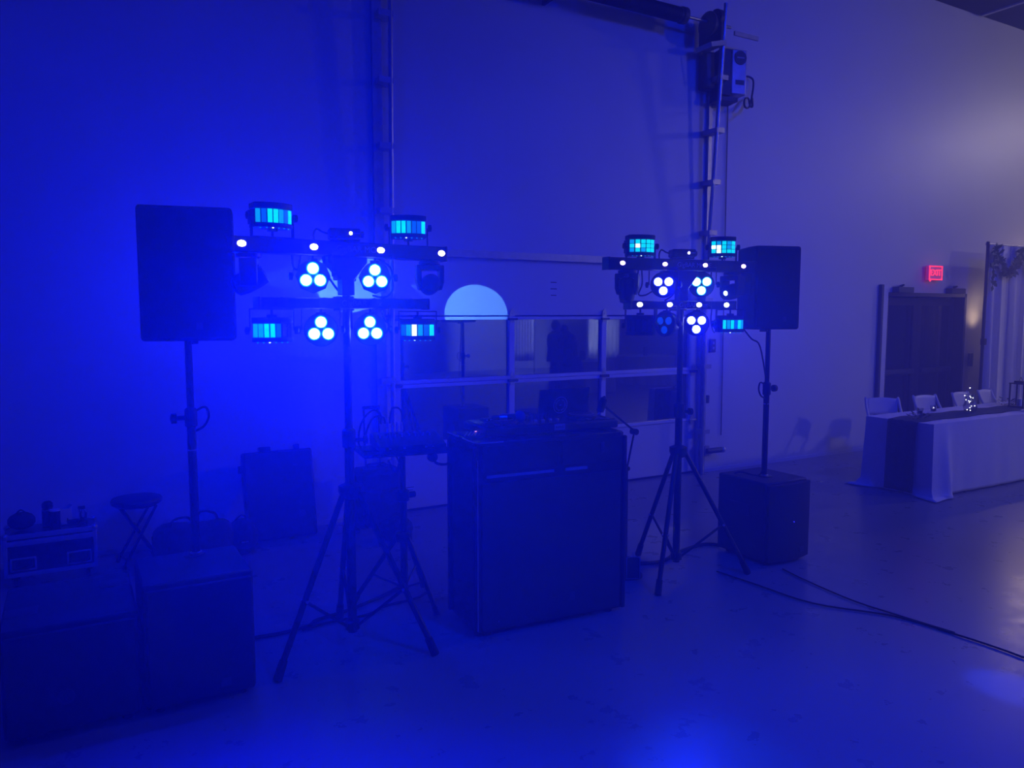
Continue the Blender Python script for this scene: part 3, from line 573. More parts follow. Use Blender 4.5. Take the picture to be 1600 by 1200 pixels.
# jumper cables between fixtures
def jumper(side, pts, label):
    return tag(MB().tube([at(side, s, z, f_) for s, z, f_ in pts], 0.0055, 6).build('jumper_cable', 'rubber'), label, 'cable')
jumper('L', [(-0.12, 2.15, 0), (-0.10, 2.08, -0.05), (-0.07, 2.04, -0.06), (-0.03, 1.98, -0.05), (0.0, 1.95, -0.04)], 'thin cable curling from the left par to the left pole')
jumper('L', [(-0.12, 2.145, -0.02), (-0.09, 2.10, -0.04), (0.0, 2.06, -0.05)], 'short cable crossing above the upper left par')
jumper('L', [(0.2, 2.15, -0.03), (0.28, 2.11, -0.05), (0.30, 2.05, -0.06), (0.30, 1.98, -0.06), (0.25, 1.94, -0.06), (0.18, 1.95, -0.06)], 'cable looping down right of the upper left par')
jumper('L', [(-0.28, 2.15, -0.03), (-0.27, 2.09, -0.04), (-0.245, 2.08, -0.04), (-0.235, 2.15, -0.03)], 'short hanging cable loop beside the left moving head')
jumper('L', [(0.22, 1.87, -0.03), (0.24, 1.82, -0.05), (0.27, 1.79, -0.05), (0.25, 1.74, -0.05), (0.20, 1.73, -0.06)], 'cable looping between the lower left par and derby')
jumper('R', [(-0.30, 2.14, -0.03), (-0.29, 2.05, -0.04), (-0.31, 1.98, -0.05), (-0.26, 1.975, -0.05), (-0.2, 2.0, -0.06)], 'cable looping left of the upper blue par')
jumper('R', [(-0.345, 2.14, 0.0), (-0.35, 2.08, 0.0), (-0.34, 2.02, 0.0)], 'short cable end dangling beside the emblem moving head')
jumper('R', [(0.26, 2.14, -0.02), (0.255, 2.07, -0.02), (0.24, 2.02, -0.04)], 'thin cable hanging right of the upper cyan par')
jumper('R', [(0.27, 1.88, -0.02), (0.265, 1.80, -0.02), (0.28, 1.74, -0.02), (0.30, 1.715, -0.02)], 'cable drooping left of the derby by the right loudspeaker')
jumper('R', [(0.0, 2.05, -0.06), (-0.03, 1.98, -0.06), (-0.10, 1.94, -0.05)], 'thin cable slanting behind the right pole')

# ------------------------------------------------------------------ light thrown by the fixtures
CY = (0.0, 0.03, 1.0)
def beam(side, s, z, aim, color, power, angle, blend=1.0, fwd=0.05, rad=0.03):
    return lamp('fixture_beam', 'SPOT', at(side, s, z, fwd), color, power, rad, aim, angle, blend)
beam('L', -0.18, 2.042, (-0.2, 0.3, 0.9), BLUE, 430, 120)
beam('L', 0.168, 2.044, (0.9, 0.0, 1.0), CY, 80, 100)
beam('L', -0.143, 1.765, (-0.5, 1.0, 0.3), BLUE, 480, 110)
beam('L', 0.135, 1.764, (1.2, 0.0, 0.4), CY, 60, 90)
beam('R', -0.145, 2.045, (2.0, 0.0, 0.8), BLUE, 95, 100)
beam('R', 0.165, 2.050, (2.6, 0.0, 0.4), CY, 40, 80)
beam('R', 0.13, 1.782, (2.2, 0.0, 0.6), BLUE, 95, 100)
# moving-head spots: two hard discs on the wall, two pools on the floor
lamp('moving_head_spot', 'SPOT', at('L', 0.46, 2.02, -0.16), (0.16, 0.5, 1.0), 420, 0.004, (3.36, W, 1.85), 11.0, 0.02)
lamp('moving_head_spot', 'SPOT', at('L', -0.47, 2.03, -0.16), (0.16, 0.5, 1.0), 420, 0.004, (2.13, W, 2.14), 11.6, 0.02)
lamp('moving_head_spot', 'SPOT', at('R', 0.335, 2.31, 0.16), (0.0, 0.04, 1.0), 520, 0.02, (3.97, 1.93, 0), 8, 0.7)
lamp('moving_head_spot', 'SPOT', at('R', -0.33, 2.30, 0.16), (0.0, 0.06, 1.0), 150, 0.02, (2.2, 2.15, 0), 17, 0.9)

# ================================================================== DJ BOOTH
bt = thing('dj_booth', (1.932, 3.755, 0), 'large black flight-case DJ booth with aluminium edges', 'DJ booth', math.radians(-4.5))
BW, BD, BH = 0.985, 0.44, 1.135
boxo('carcass', 'laminate', (BW / 2, BD / 2 + 0.004, BH / 2 + 0.01), (BW - 0.012, BD - 0.016, BH - 0.03), bt, 0.004)
boxo('upper_panel', 'laminate', (BW * 0.275, 0.003, 1.035), (BW * 0.49, 0.012, 0.155), bt, 0.004)
boxo('upper_panel', 'laminate', (BW * 0.765, 0.003, 1.035), (BW * 0.42, 0.012, 0.155), bt, 0.004)
boxo('lower_panel', 'blackcoat', (BW / 2, 0.005, 0.47), (BW - 0.06, 0.012, 0.86), bt, 0.006)
boxo('seam_strip', 'greyprint', (0.275, -0.0015, 0.935), (0.43, 0.003, 0.016), bt); boxo('seam_strip', 'greyprint', (0.64, -0.0015, 0.936), (0.15, 0.003, 0.018), bt)
for x in (0.0, BW):
    e = MB(); e.box((x, 0.012, BH / 2), (0.03, 0.03, BH - 0.05)); e.build('corner_extrusion', 'laminate' if x else 'blackmetal', bt, 0.010, 3)
e = MB(); e.cyl((0.003, -0.004, 0.05), (0.003, -0.004, BH - 0.1), 0.004, n=8); e.build('edge_bead', 'alu', bt)
boxo('corner_extrusion', 'laminate', (0.0, BD - 0.01, BH / 2), (0.024, 0.024, BH - 0.05), bt, 0.008)
tp = MB(); tp.prism([(0.0, 0.04), (0.012, 0.012), (0.04, -0.004), (BW - 0.04, -0.004), (BW - 0.012, 0.012), (BW, 0.04), (BW, BD), (0, BD)], BH - 0.03, BH); tp.build('top_board', 'laminate', bt, 0.005)
MB().tube([(-0.004, 0.2, BH - 0.004), (-0.004, 0.05, BH - 0.004), (0.01, 0.008, BH - 0.004), (0.045, -0.008, BH - 0.004), (0.16, -0.008, BH - 0.004)], 0.004, 6).build('edge_trim', 'alu', bt)
MB().tube([(-0.006, BD, BH - 0.003), (-0.006, 0.26, BH - 0.003)], 0.004, 6, False).build('edge_trim', 'alu', bt)
boxo('badge', 'dimprint', (0.62, -0.002, 0.16), (0.03, 0.004, 0.05), bt); MB().ball((0.13, -0.008, 0.09), 0.004, 8).build('rivet', 'alu', bt)
boxo('latch', 'dimprint', (0.82, -0.005, 1.05), (0.022, 0.006, 0.06), bt, 0.002)
for x in (0.08, BW - 0.08):
    for y in (0.06, BD - 0.06): MB().cyl((x, y, 0), (x, y, 0.03), 0.03, n=12).build('foot', 'rubber', bt)

ct = thing('dj_controller', (2.52, 4.015, 1.135), 'long black DJ controller lying across the booth top', 'DJ controller', math.radians(-4.5))
boxo('body', 'black', (0, 0, 0.03), (0.90, 0.36, 0.05), ct, 0.01)
boxo('top_plate', 'laminate', (0, 0, 0.057), (0.87, 0.33, 0.006), ct, 0.002)
for s in (-1, 1):
    jw = MB().lathe([(0.1, 0), (0.1, 0.014), (0.085, 0.02), (0.001, 0.02)], (s * 0.28, -0.01, 0.06), (0, 0, 1), 28).build('jog_wheel', 'blackmetal', ct)
    MB().lathe([(0.074, 0), (0.08, 0.002), (0.074, 0.003)], (s * 0.28, -0.01, 0.0805), (0, 0, 1), 28, False).build('jog_ring', 'alu', jw)
    for r_ in range(2):
        for k in range(4): boxo('pad', 'dimprint', (s * 0.28 - 0.07 + 0.046 * k, -0.125 - 0.028 * r_ + 0.01, 0.062), (0.036, 0.022, 0.006), ct, 0.002)
for k in range(4):
    for j in range(3): MB().cyl((-0.075 + 0.05 * k, 0.02 + 0.045 * j, 0.06), (-0.075 + 0.05 * k, 0.02 + 0.045 * j, 0.08), 0.009, 0.007, n=10).build('knob', 'black', ct)
    boxo('fader', 'alu', (-0.075 + 0.05 * k, -0.07, 0.066), (0.014, 0.024, 0.012), ct, 0.002)
boxo('badge_plate', 'greyprint', (0.03, -0.1815, 0.034), (0.072, 0.003, 0.036), ct); text('printed_name', 'RANE', 0.022, 'black', ct, (0.03, -0.184, 0.034), FRONT)
sk = thing('stage_box', (2.02, 3.965, 1.135), 'small ribbed silver-edged unit at the left corner of the booth top', 'DJ gear', math.radians(-4.5))
boxo('body', 'black', (0, 0, 0.008), (0.13, 0.2, 0.016), sk, 0.003)
for k in range(5): boxo('rib', 'alu', (-0.045 + 0.022 * k, 0, 0.018), (0.004, 0.16, 0.004), sk, rot=(0, 0, -0.5))
boxo('lit_pad', 'padpink', (0.05, 0.06, 0.0185), (0.03, 0.008, 0.004), sk)

lp = thing('laptop', (2.775, 4.17, 1.20), 'open black laptop with a round sticker, lid towards the camera', 'laptop', math.radians(2))
boxo('base', 'black', (0, 0.14, 0.0), (0.40, 0.26, 0.016), lp, 0.005)
li = MB().box((0, 0, 0.13), (0.40, 0.010, 0.245)).build('lid', 'laminate', lp, 0.005); li.rotation_euler = (math.radians(8), 0, 0); li.location = (0, 0.0, -0.085)
st_ = MB().lathe([(0.055, 0), (0.055, 0.0012), (0.0515, 0.0012), (0.0515, 0)], (-0.03, -0.0052, 0.145), (0, -1, 0), 40, False).build('sticker_ring', 'white', li)
g = MB()
for k in range(22):
    if k in (5, 16): continue
    q = 2 * PI * k / 22 + 0.2; c, s = math.cos(q), math.sin(q)
    g.box((-0.03 + 0.036 * c, -0.0058, 0.145 + 0.036 * s), (0.0034 if k % 3 else 0.0055, 0.001, 0.011 if k % 2 else 0.008), (0, -q + PI / 2, 0))
g.box((-0.03, -0.0058, 0.145), (0.016, 0.001, 0.006), (0, -0.2, 0)); g.build('sticker_marks', 'white', li)
ls = thing('laptop_stand', (2.775, 4.22, 1.135), 'low black laptop stand behind the controller', 'laptop stand')
for s in (-1, 1):
    MB().tube([(s * 0.13, -0.02, 0.005), (s * 0.13, 0.12, 0.005)], 0.005, 6, False).build('base_rail', 'blackmetal', ls); MB().tube([(s * 0.13, 0.1, 0.006), (s * 0.13, 0.02, 0.053)], 0.005, 6, False).build('upright', 'blackmetal', ls)
    MB().tube([(s * 0.13, -0.04, 0.053), (s * 0.13, 0.18, 0.053)], 0.004, 6, False).build('support_arm', 'blackmetal', ls)
mc = thing('wireless_microphone', (2.30, 4.0, 1.213), 'handheld wireless microphone with a blue foam ball lying on the controller', 'microphone', math.radians(-10))
MB().lathe([(0.012, -0.13), (0.019, -0.12), (0.018, -0.02), (0.024, 0.0), (0.024, 0.015)], (0, 0, 0.012), (1, 0, 0), 16).build('body', 'black', mc)
MB().ball((0.05, 0, 0.014), 0.036, 16).build('foam_ball', 'foamblue', mc); MB().lathe([(0.0195, 0), (0.0195, 0.05)], (-0.085, 0, 0.012), (1, 0, 0), 16).build('light_band', 'alu', mc); boxo('top_label', 'white', (-0.03, -0.004, 0.0335), (0.08, 0.02, 0.002), mc)
hp_ = thing('usb_hub', (2.16, 4.04, 1.215), 'small glossy box with bright buttons behind the microphone', 'DJ gear'); boxo('body', 'black', (0, 0, 0), (0.09, 0.06, 0.02), hp_, 0.004)
for k in range(3): boxo('button', 'alu', (-0.025 + 0.025 * k, -0.031, 0.002), (0.012, 0.004, 0.008), hp_, 0.001)

bs = thing('microphone_boom', (3.345, 4.2, 0), 'slim black desk boom arm on a pole right of the booth', 'microphone stand')
MB().lathe([(0.12, 0), (0.12, 0.008), (0.02, 0.014)], (0, 0, 0), (0, 0, 1), 24).build('base_plate', 'blackmetal', bs)
MB().cyl((0, 0, 0.012), (-0.005, 0, 0.77), 0.012, n=12).build('pole', 'blackmetal', bs); MB().cyl((-0.03, 0.012, 0.1), (-0.03, 0.012, 0.74), 0.003, n=6).build('cable', 'alu', bs)
for s in (-1, 1):
    MB().cyl((0 + s * 0.009, s * 0.008, 0.77), (0.06 + s * 0.009, s * 0.008, 1.02), 0.005, n=8).build('lower_arm', 'blackmetal', bs); MB().cyl((0.06 + s * 0.003, s * 0.012, 1.03), (-0.20, s * 0.012, 1.22), 0.005, n=8).build('upper_arm', 'blackmetal', bs)
MB().cyl((0.06, -0.025, 1.025), (0.06, 0.025, 1.025), 0.022, n=14).build('elbow', 'black', bs); MB().cyl((-0.003, -0.02, 0.77), (-0.003, 0.02, 0.77), 0.016, n=12).build('shoulder', 'black', bs)
MB().lathe([(0.001, 0), (0.026, 0.01), (0.028, 0.06), (0.024, 0.1), (0.001, 0.12)], (-0.25, -0.01, 1.18), (0.3, -0.1, 1), 16).build('microphone', 'black', bs); MB().cyl((-0.32, -0.02, 1.12), (-0.245, -0.02, 1.20), 0.004, n=6).build('pop_filter_rod', 'alu', bs)
po = thing('gear_pouch', (3.33, 4.10, 0), 'black pouch with pale piping on the floor at the boom base', 'pouch', math.radians(-30))
MB().prism([(-0.045, 0.01), (0.045, 0.01), (0.045, 0.155), (0.035, 0.165), (-0.035, 0.165), (-0.045, 0.155)], -0.012, 0.012, Matrix.Rotation(PI / 2, 4, 'X')).build('pouch_body', 'fabric', po, 0.004)
MB().tube([(-0.046, -0.013, 0.012), (0.046, -0.013, 0.012), (0.046, -0.013, 0.16), (0.02, -0.013, 0.168), (-0.02, -0.013, 0.168), (-0.046, -0.013, 0.16), (-0.046, -0.013, 0.012)], 0.0025, 6, False).build('piping', 'greyprint', po); MB().tube([(-0.012, -0.006, 0.165), (0, -0.006, 0.2), (0.012, -0.006, 0.165)], 0.004, 6).build('loop', 'greyprint', po)

# ------------------------------------------------------------------ mixer on its own tripod
ms = thing('tray_stand', (1.79, 4.50, 0), 'black tripod tray stand between the left light stand and the booth', 'tripod table')
MB().cyl((0, 0, 0.08), (0, 0, 0.72), 0.024, n=14).build('lower_tube', 'blackmetal', ms); MB().cyl((0, 0, 0.72), (0, 0, 0.985), 0.018, n=14).build('upper_tube', 'blackmetal', ms)
MB().lathe([(0.026, 0), (0.04, 0.01), (0.04, 0.07), (0.026, 0.08)], (0, 0, 0.66), (0, 0, 1), 14).build('collar', 'black', ms); MB().lathe([(0.027, 0), (0.056, 0.01), (0.056, 0.06), (0.03, 0.07)], (0, 0, 0.40), (0, 0, 1), 14).build('leg_hub', 'black', ms)
MB().cyl((0.03, 0, 0.7), (0.08, 0, 0.7), 0.02, n=10).build('clamp_knob', 'black', ms)
for fx, fy in ((0.09, -0.306), (-0.285, 0.15), (0.215, 0.2)):
    r = math.hypot(fx, fy); a_ = Vector((fx / r * 0.045, fy / r * 0.045, 0.43)); c_ = Vector((fx * .97, fy * .97, 0.03))
    l_ = MB().cyl(a_, c_, 0.015, n=10).build('leg', 'blackmetal', ms); MB().cyl(c_ + (a_ - c_) * .05, (fx, fy, 0.004), 0.018, n=10).build('rubber_foot', 'rubber', l_)
    MB().cyl(a_ + (c_ - a_) * .6, (fx / r * 0.03, fy / r * 0.03, 0.11), 0.007, n=8).build('brace', 'blackmetal', ms)
ry = math.radians(-8)
MB().box((0, 0, 0.995), (0.56, 0.36, 0.02), (0, 0, ry)).build('tray', 'blackcoat', ms, 0.006)
mx_ = thing('audio_mixer', (1.82, 4.49, 1.005), 'black audio mixer with pale knobs on the tray stand', 'audio mixer', ry)
mx_b = MB(); mx_b.prism([(-0.15, 0.01), (0.15, 0.01), (0.15, 0.085), (0.06, 0.085), (-0.15, 0.04)], -0.21, 0.21, Matrix(((0, 0, 1, 0), (1, 0, 0, 0), (0, 1, 0, 0), (0, 0, 0, 1)))); mx_b.build('chassis', 'black', mx_, 0.005)
for k in range(8):
    for j in range(2): MB().cyl((-0.17 + 0.045 * k, 0.0 + 0.055 * j, 0.07), (-0.17 + 0.045 * k, -0.004 + 0.055 * j, 0.092), 0.008, 0.006, n=8).build('knob', 'white' if (k + j) % 3 == 0 else 'greyprint', mx_)
for k in (1, 3, 6, 7): boxo('front_button', 'greyprint', (-0.19 + 0.045 * k, -0.152, 0.026), (0.014, 0.004, 0.01), mx_)
for k in range(4): MB().cyl((-0.1 + 0.03 * k, 0.11, 0.085), (-0.1 + 0.03 * k, 0.115, 0.15), 0.008, n=8).build('plug', 'white', mx_)
for k, (pts, lb) in enumerate([([(-0.10, 0.115, 1.15), (-0.10, 0.12, 1.22), (-0.16, 0.11, 1.24), (-0.24, 0.08, 1.17), (-0.27, 0.05, 1.06), (-0.26, 0.03, 1.025)], 'cable arching highest from the mixer plugs to the tray edge'), ([(-0.07, 0.115, 1.15), (-0.08, 0.12, 1.19), (-0.15, 0.1, 1.2), (-0.21, 0.06, 1.13), (-0.24, 0.03, 1.03)], 'cable arching just inside the tallest mixer cable'), ([(-0.04, 0.115, 1.15), (-0.02, 0.12, 1.24), (0.04, 0.13, 1.23), (0.07, 0.14, 1.1), (0.08, 0.2, 1.0), (0.05, 0.23, 0.8)], 'cable bending back over the mixer towards the window'), ([(-0.26, -0.02, 1.012), (-0.2, -0.1, 1.014), (-0.12, -0.165, 1.0), (-0.10, -0.20, 0.93), (-0.13, -0.19, 0.90), (-0.16, -0.17, 0.97)], 'cable drooping off the tray front edge')]):
    tag(MB().tube([(1.79 + x, 4.5 + y, z) for x, y, z in pts], 0.006, 6).build('audio_cable', 'rubber'), lb, 'cable')
hd = thing('headphones', (2.0, 4.32, 0.945), 'headphones hanging under the right end of the mixer tray', 'headphones')
MB().tube([(-0.08, 0, 0.02), (-0.06, 0, -0.02), (0, 0, -0.035), (0.06, 0, -0.02), (0.08, 0, 0.02)], 0.008, 8).build('headband', 'black', hd); MB().cyl((-0.085, -0.02, 0.02), (-0.085, 0.02, 0.02), 0.03, n=14).build('ear_cup', 'black', hd, 0.005); MB().cyl((0.085, -0.02, 0.02), (0.085, 0.02, 0.02), 0.03, n=14).build('ear_cup', 'black', hd, 0.005)

# ------------------------------------------------------------------ luggage along the wall
sc = thing('rolling_suitcase', (2.19, 6.12, 0), 'rolling suitcase with its handle pulled up beside the roller door', 'suitcase')
boxo('shell', 'fabric', (0, 0, 0.31), (0.40, 0.24, 0.50), sc, 0.05); boxo('front_pocket', 'fabric', (0, -0.13, 0.24), (0.32, 0.03, 0.30), sc, 0.012); boxo('patch', 'black', (0.02, -0.148, 0.34), (0.07, 0.006, 0.05), sc)
for s in (-1, 1): MB().cyl((s * 0.065, 0.06, 0.55), (s * 0.065 - 0.01, 0.06, 1.05), 0.009, n=8).build('handle_rod', 'blackmetal', sc); MB().cyl((s * 0.13, 0.07, 0.035), (s * 0.17, 0.07, 0.035), 0.035, n=14).build('wheel', 'rubber', sc)
boxo('handle_grip', 'black', (-0.01, 0.06, 1.06), (0.16, 0.03, 0.028), sc, 0.01); MB().tube([(-0.09, 0, 0.55), (-0.07, 0, 0.585), (0.07, 0, 0.585), (0.09, 0, 0.55)], 0.010, 8).build('carry_handle', 'rubber', sc)
bk = thing('backpack', (2.24, 5.80, 0), 'slumped dark bag on the floor in front of the suitcase', 'bag'); MB().ball((0, 0, 0.1), 0.15, 16, (1.0, 0.7, 0.66)).build('bag_body', 'fabric', bk); MB().tube([(-0.06, -0.02, 0.19), (0, -0.02, 0.235), (0.06, -0.02, 0.19)], 0.008, 6).build('strap', 'rubber', bk)

pc = thing('hard_case', (1.44, 6.30, 0), 'flat black hard case leaning upright against the wall', 'equipment case')
lean = Matrix.Rotation(math.radians(-10), 4, 'X')
def lbox(name, m, c, s, bev=0.0, parent=pc):
    o = MB().box(c, s).build(name, m, parent, bev); return o
for nm, m, c, s, bev in (('shell', 'black', (0, 0, 0.37), (0.56, 0.09, 0.72), 0.02), ('lid', 'blackcoat', (0, -0.055, 0.37), (0.56, 0.05, 0.72), 0.02), ('latch', 'black', (-0.1, -0.03, 0.745), (0.09, 0.07, 0.045), 0.006), ('latch', 'black', (0.16, -0.03, 0.745), (0.04, 0.07, 0.05), 0.006), ('latch', 'black', (-0.295, -0.03, 0.60), (0.035, 0.06, 0.06), 0.006), ('label_plate', 'dimprint', (0.13, -0.082, 0.60), (0.035, 0.003, 0.02), 0.0), ('label_plate', 'dimprint', (0.16, -0.082, 0.20), (0.05, 0.003, 0.05), 0.0)):
    o = lbox(nm, m, c, s, bev); o.rotation_euler = (math.radians(-11), 0, 0)
db = thing('duffel_bag', (0.72, 5.95, 0), 'slumped black duffel bag behind the left loudspeaker pole', 'bag', math.radians(-4))
def bagf(u, v):
    q = 2 * PI * v; x = -0.27 + 0.54 * u; e = 1 - abs(2 * u - 1) ** 6 * 0.45; n_ = 1 + 0.05 * math.sin(9 * u + 3 * q)
    sq = lambda c: math.copysign(abs(c) ** 0.6, c)
    return (x, 0.15 * e * sq(math.cos(q)) * n_, 0.165 + 0.16 * e * sq(math.sin(q)) * (n_ if math.sin(q) > 0 else 1.0) + (0.02 * math.sin(7 * u + 1) if math.sin(q) > 0 else 0))
MB().grid(bagf, 24, 21).build('bag_body', 'fabric', db)
for s in (-1, 1): MB().prism([(0.09 * math.cos(k * PI / 6) * 1.05, 0.165 + 0.088 * math.sin(k * PI / 6)) for k in range(12)], -0.006, 0.006, Matrix.Translation((s * 0.27, 0, 0)) @ Matrix.Rotation(PI / 2, 4, 'Z') @ Matrix.Rotation(PI / 2, 4, 'X')).build('end_panel', 'fabric', db)
MB().tube([(-0.16, -0.1, 0.30), (-0.13, -0.06, 0.37), (-0.03, -0.05, 0.375), (0.0, -0.1, 0.31)], 0.009, 6).build('handle', 'rubber', db); MB().tube([(0.02, 0.05, 0.32), (0.06, 0.04, 0.39), (0.15, 0.04, 0.37), (0.18, 0.05, 0.31)], 0.009, 6).build('handle', 'rubber', db)
sb2 = thing('soft_pouch_bag', (1.08, 6.05, 0), 'small dark soft bag between the duffel and the hard case', 'bag'); MB().ball((0, 0, 0.14), 0.2, 16, (0.62, 0.6, 0.72)).build('bag_body', 'fabric', sb2); MB().tube([(-0.05, 0, 0.27), (0, 0, 0.31), (0.05, 0, 0.27)], 0.007, 6).build('strap', 'rubber', sb2); boxo('buckle', 'alu', (0.0, -0.122, 0.13), (0.05, 0.006, 0.01), sb2)

so = thing('folding_stool', (0.375, 6.24, 0), 'folding stool with a round padded seat by the wall', 'stool', math.radians(8))
MB().lathe([(0.001, 0.445), (0.155, 0.445), (0.172, 0.455), (0.176, 0.475), (0.168, 0.49), (0.1, 0.498), (0.001, 0.5)], (0, 0, 0), (0, 0, 1), 32).build('seat', 'vinyl', so)
MB().lathe([(0.14, 0), (0.14, 0.012), (0.001, 0.012)], (0, 0, 0.434), (0, 0, 1), 24).build('seat_plate', 'blackmetal', so)
for s in (-1, 1):
    for dx in (-0.085, 0.085):
        x = dx + (0.014 if s > 0 else -0.014)
        a_, c_ = Vector((-s * 0.115, x * 0.9, 0.437)), Vector((s * 0.13, x * 1.25, 0.012))
        lg = MB().cyl(a_, c_, 0.011, n=10).build('leg', 'blackmetal', so); MB().cyl(c_ + (a_ - c_) * 0.04, c_ - Vector((0, 0, 0.01)), 0.015, n=10).build('rubber_foot', 'rubber', lg)
    MB().cyl((s * 0.105, -0.12, 0.055), (s * 0.105, 0.12, 0.055), 0.008, n=8).build('stretcher', 'blackmetal', so)
MB().cyl((0, -0.11, 0.225), (0, 0.11, 0.225), 0.007, n=8).build('pivot_rod', 'alu', so)

rc = thing('road_case', (-0.175, 6.16, 0.0), 'road case with pale metal edges and two recessed handles against the wall', 'road case')
RW, RD, z0, z1 = 0.55, 0.28, 0.08, 0.372
boxo('body', 'laminate', (0, 0, (z0 + z1) / 2), (RW - 0.012, RD - 0.012, z1 - z0 - 0.01), rc, 0.003)
for zz, hh in ((z0 + 0.014, 0.028), (z1 - 0.062, 0.034), (z1 - 0.016, 0.032)):
    boxo('edge_rail', 'purlin', (0, -RD / 2 + 0.002, zz), (RW - 0.03, 0.012, hh), rc, 0.003)
for s in (-1, 1):
    for yy in (-1, 1): boxo('corner_post', 'purlin', (s * (RW / 2 - 0.01), yy * (RD / 2 - 0.01), (z0 + z1) / 2), (0.024, 0.024, z1 - z0), rc, 0.004)
    ha = MB(); ha.box((s * 0.165, -RD / 2 - 0.001, 0.205), (0.15, 0.01, 0.012)); ha.box((s * 0.165, -RD / 2 - 0.001, 0.125), (0.15, 0.01, 0.012)); ha.box((s * 0.165 - 0.07, -RD / 2 - 0.001, 0.165), (0.012, 0.01, 0.08)); ha.box((s * 0.165 + 0.07, -RD / 2 - 0.001, 0.165), (0.012, 0.01, 0.08)); hb = ha.build('handle_dish', 'purlin', rc, 0.003)
    MB().tube([(s * 0.165 - 0.05, -RD / 2 - 0.006, 0.185), (s * 0.165 - 0.045, -RD / 2 - 0.014, 0.145), (s * 0.165 + 0.045, -RD / 2 - 0.014, 0.145), (s * 0.165 + 0.05, -RD / 2 - 0.006, 0.185)], 0.006, 6).build('bail', 'darksteel', hb)
    for yy in (-1, 1):
        MB().ball((s * (RW / 2 - 0.012), yy * (RD / 2 - 0.012), z1 - 0.012), 0.024, 10).build('ball_corner', 'alu', rc); cw = MB(); cw.cyl((s * (RW / 2 - 0.06) - 0.012, yy * (RD / 2 - 0.06), 0.034), (s * (RW / 2 - 0.06) + 0.012, yy * (RD / 2 - 0.06), 0.034), 0.034, n=14); cw.box((s * (RW / 2 - 0.06), yy * (RD / 2 - 0.06), 0.07), (0.05, 0.05, 0.02)); cw.build('caster', 'rubber', rc)
# clutter on the road case
zt = 0.372
def onc(x, y): return (-0.175 + x, 6.16 + y, zt)
o = thing('black_pouch', onc(-0.17, 0.0), 'rounded dark pouch on the left end of the road case', 'pouch'); MB().ball((0, 0, 0.06), 0.09, 14, (0.95, 0.9, 0.68)).build('pouch_body', 'fabric', o); MB().tube([(-0.03, -0.02, 0.115), (0, -0.02, 0.14), (0.03, -0.02, 0.115)], 0.005, 6).build('strap', 'rubber', o)
o = thing('thermos_flask', onc(-0.015, 0.03), 'dark thermos flask standing tallest on the road case', 'flask'); MB().lathe([(0.034, 0), (0.036, 0.005), (0.036, 0.11), (0.03, 0.125)], n=18).build('body', 'black', o); MB().lathe([(0.031, 0.125), (0.035, 0.128), (0.035, 0.155), (0.02, 0.172), (0.001, 0.174)], n=18).build('cap', 'blackmetal', o); MB().lathe([(0.0365, 0.108), (0.0375, 0.112), (0.0365, 0.118)], n=18).build('steel_band', 'alu', o)
o = thing('drinking_tumbler', onc(0.03, -0.05), 'slim tumbler with a pale lid beside the thermos', 'tumbler'); MB().lathe([(0.026, 0), (0.028, 0.004), (0.033, 0.115)], n=18).build('cup', 'blackmetal', o); MB().lathe([(0.034, 0.115), (0.035, 0.118), (0.035, 0.126), (0.001, 0.127)], n=18).build('lid', 'resin', o)
o = thing('small_carton', onc(0.085, 0.02), 'small pale carton on the road case', 'box', math.radians(20)); boxo('box', 'carton', (0, 0, 0.055), (0.075, 0.06, 0.11), o, 0.002); boxo('flap', 'carton', (0.03, 0, 0.118), (0.04, 0.06, 0.002), o, rot=(0, -0.7, 0))
o = thing('spray_bottle', onc(0.2, 0.03), 'little spray bottle at the right end of the road case', 'bottle'); MB().lathe([(0.02, 0), (0.024, 0.004), (0.024, 0.06), (0.01, 0.078), (0.01, 0.088)], n=16).build('body', 'clear', o); h_ = MB(); h_.box((-0.008, 0, 0.1), (0.045, 0.02, 0.022)); h_.box((-0.022, 0, 0.082), (0.006, 0.014, 0.03)); h_.build('trigger_head', 'black', o, 0.003)
o = thing('cable_bundle', onc(0.155, -0.07), 'coiled dark cable lying on the road case', 'cable');
cp = MB(); cp.tube([(0.05 * math.cos(k * 0.6) * (1 + 0.06 * math.sin(k)), 0.035 * math.sin(k * 0.6), 0.008 + 0.0011 * k) for k in range(32)], 0.006, 6); cp.build('coil', 'rubber', o); MB().tube([(-0.05, 0.0, 0.01), (-0.05, -0.008, 0.05), (-0.05, 0.008, 0.05), (-0.05, 0.0, 0.01)], 0.004, 6).build('tie_wrap', 'rubber', o)
# cables lying on the floor
tag(MB().tube([(0.74, 4.36, 0.012), (0.83, 4.39, 0.012), (0.98, 4.38, 0.012), (1.14, 4.40, 0.014), (1.22, 4.47, 0.012), (1.42, 4.52, 0.012), (1.60, 4.60, 0.012), (1.72, 4.66, 0.012), (1.9, 4.78, 0.012)], 0.011, 8).build('floor_cable', 'rubber'), 'thick cable snaking from the left subwoofers behind the left light stand', 'cable')
tag(MB().tube([(1.10, 4.36, 0.012), (1.25, 4.40, 0.01), (1.5, 4.40, 0.01), (1.66, 4.48, 0.01), (1.86, 4.50, 0.01), (2.0, 4.58, 0.01)], 0.008, 8).build('floor_cable', 'rubber'), 'thinner cable crossing under the tray stand', 'cable')
tag(MB().tube([(3.38, 4.42, 0.012), (3.55, 4.33, 0.012), (3.75, 4.28, 0.012), (4.0, 4.38, 0.012), (4.3, 4.44, 0.012), (4.42, 4.36, 0.012)], 0.014, 8).build('floor_cable', 'rubber'), 'bundled cable behind the right light stand feet', 'cable')
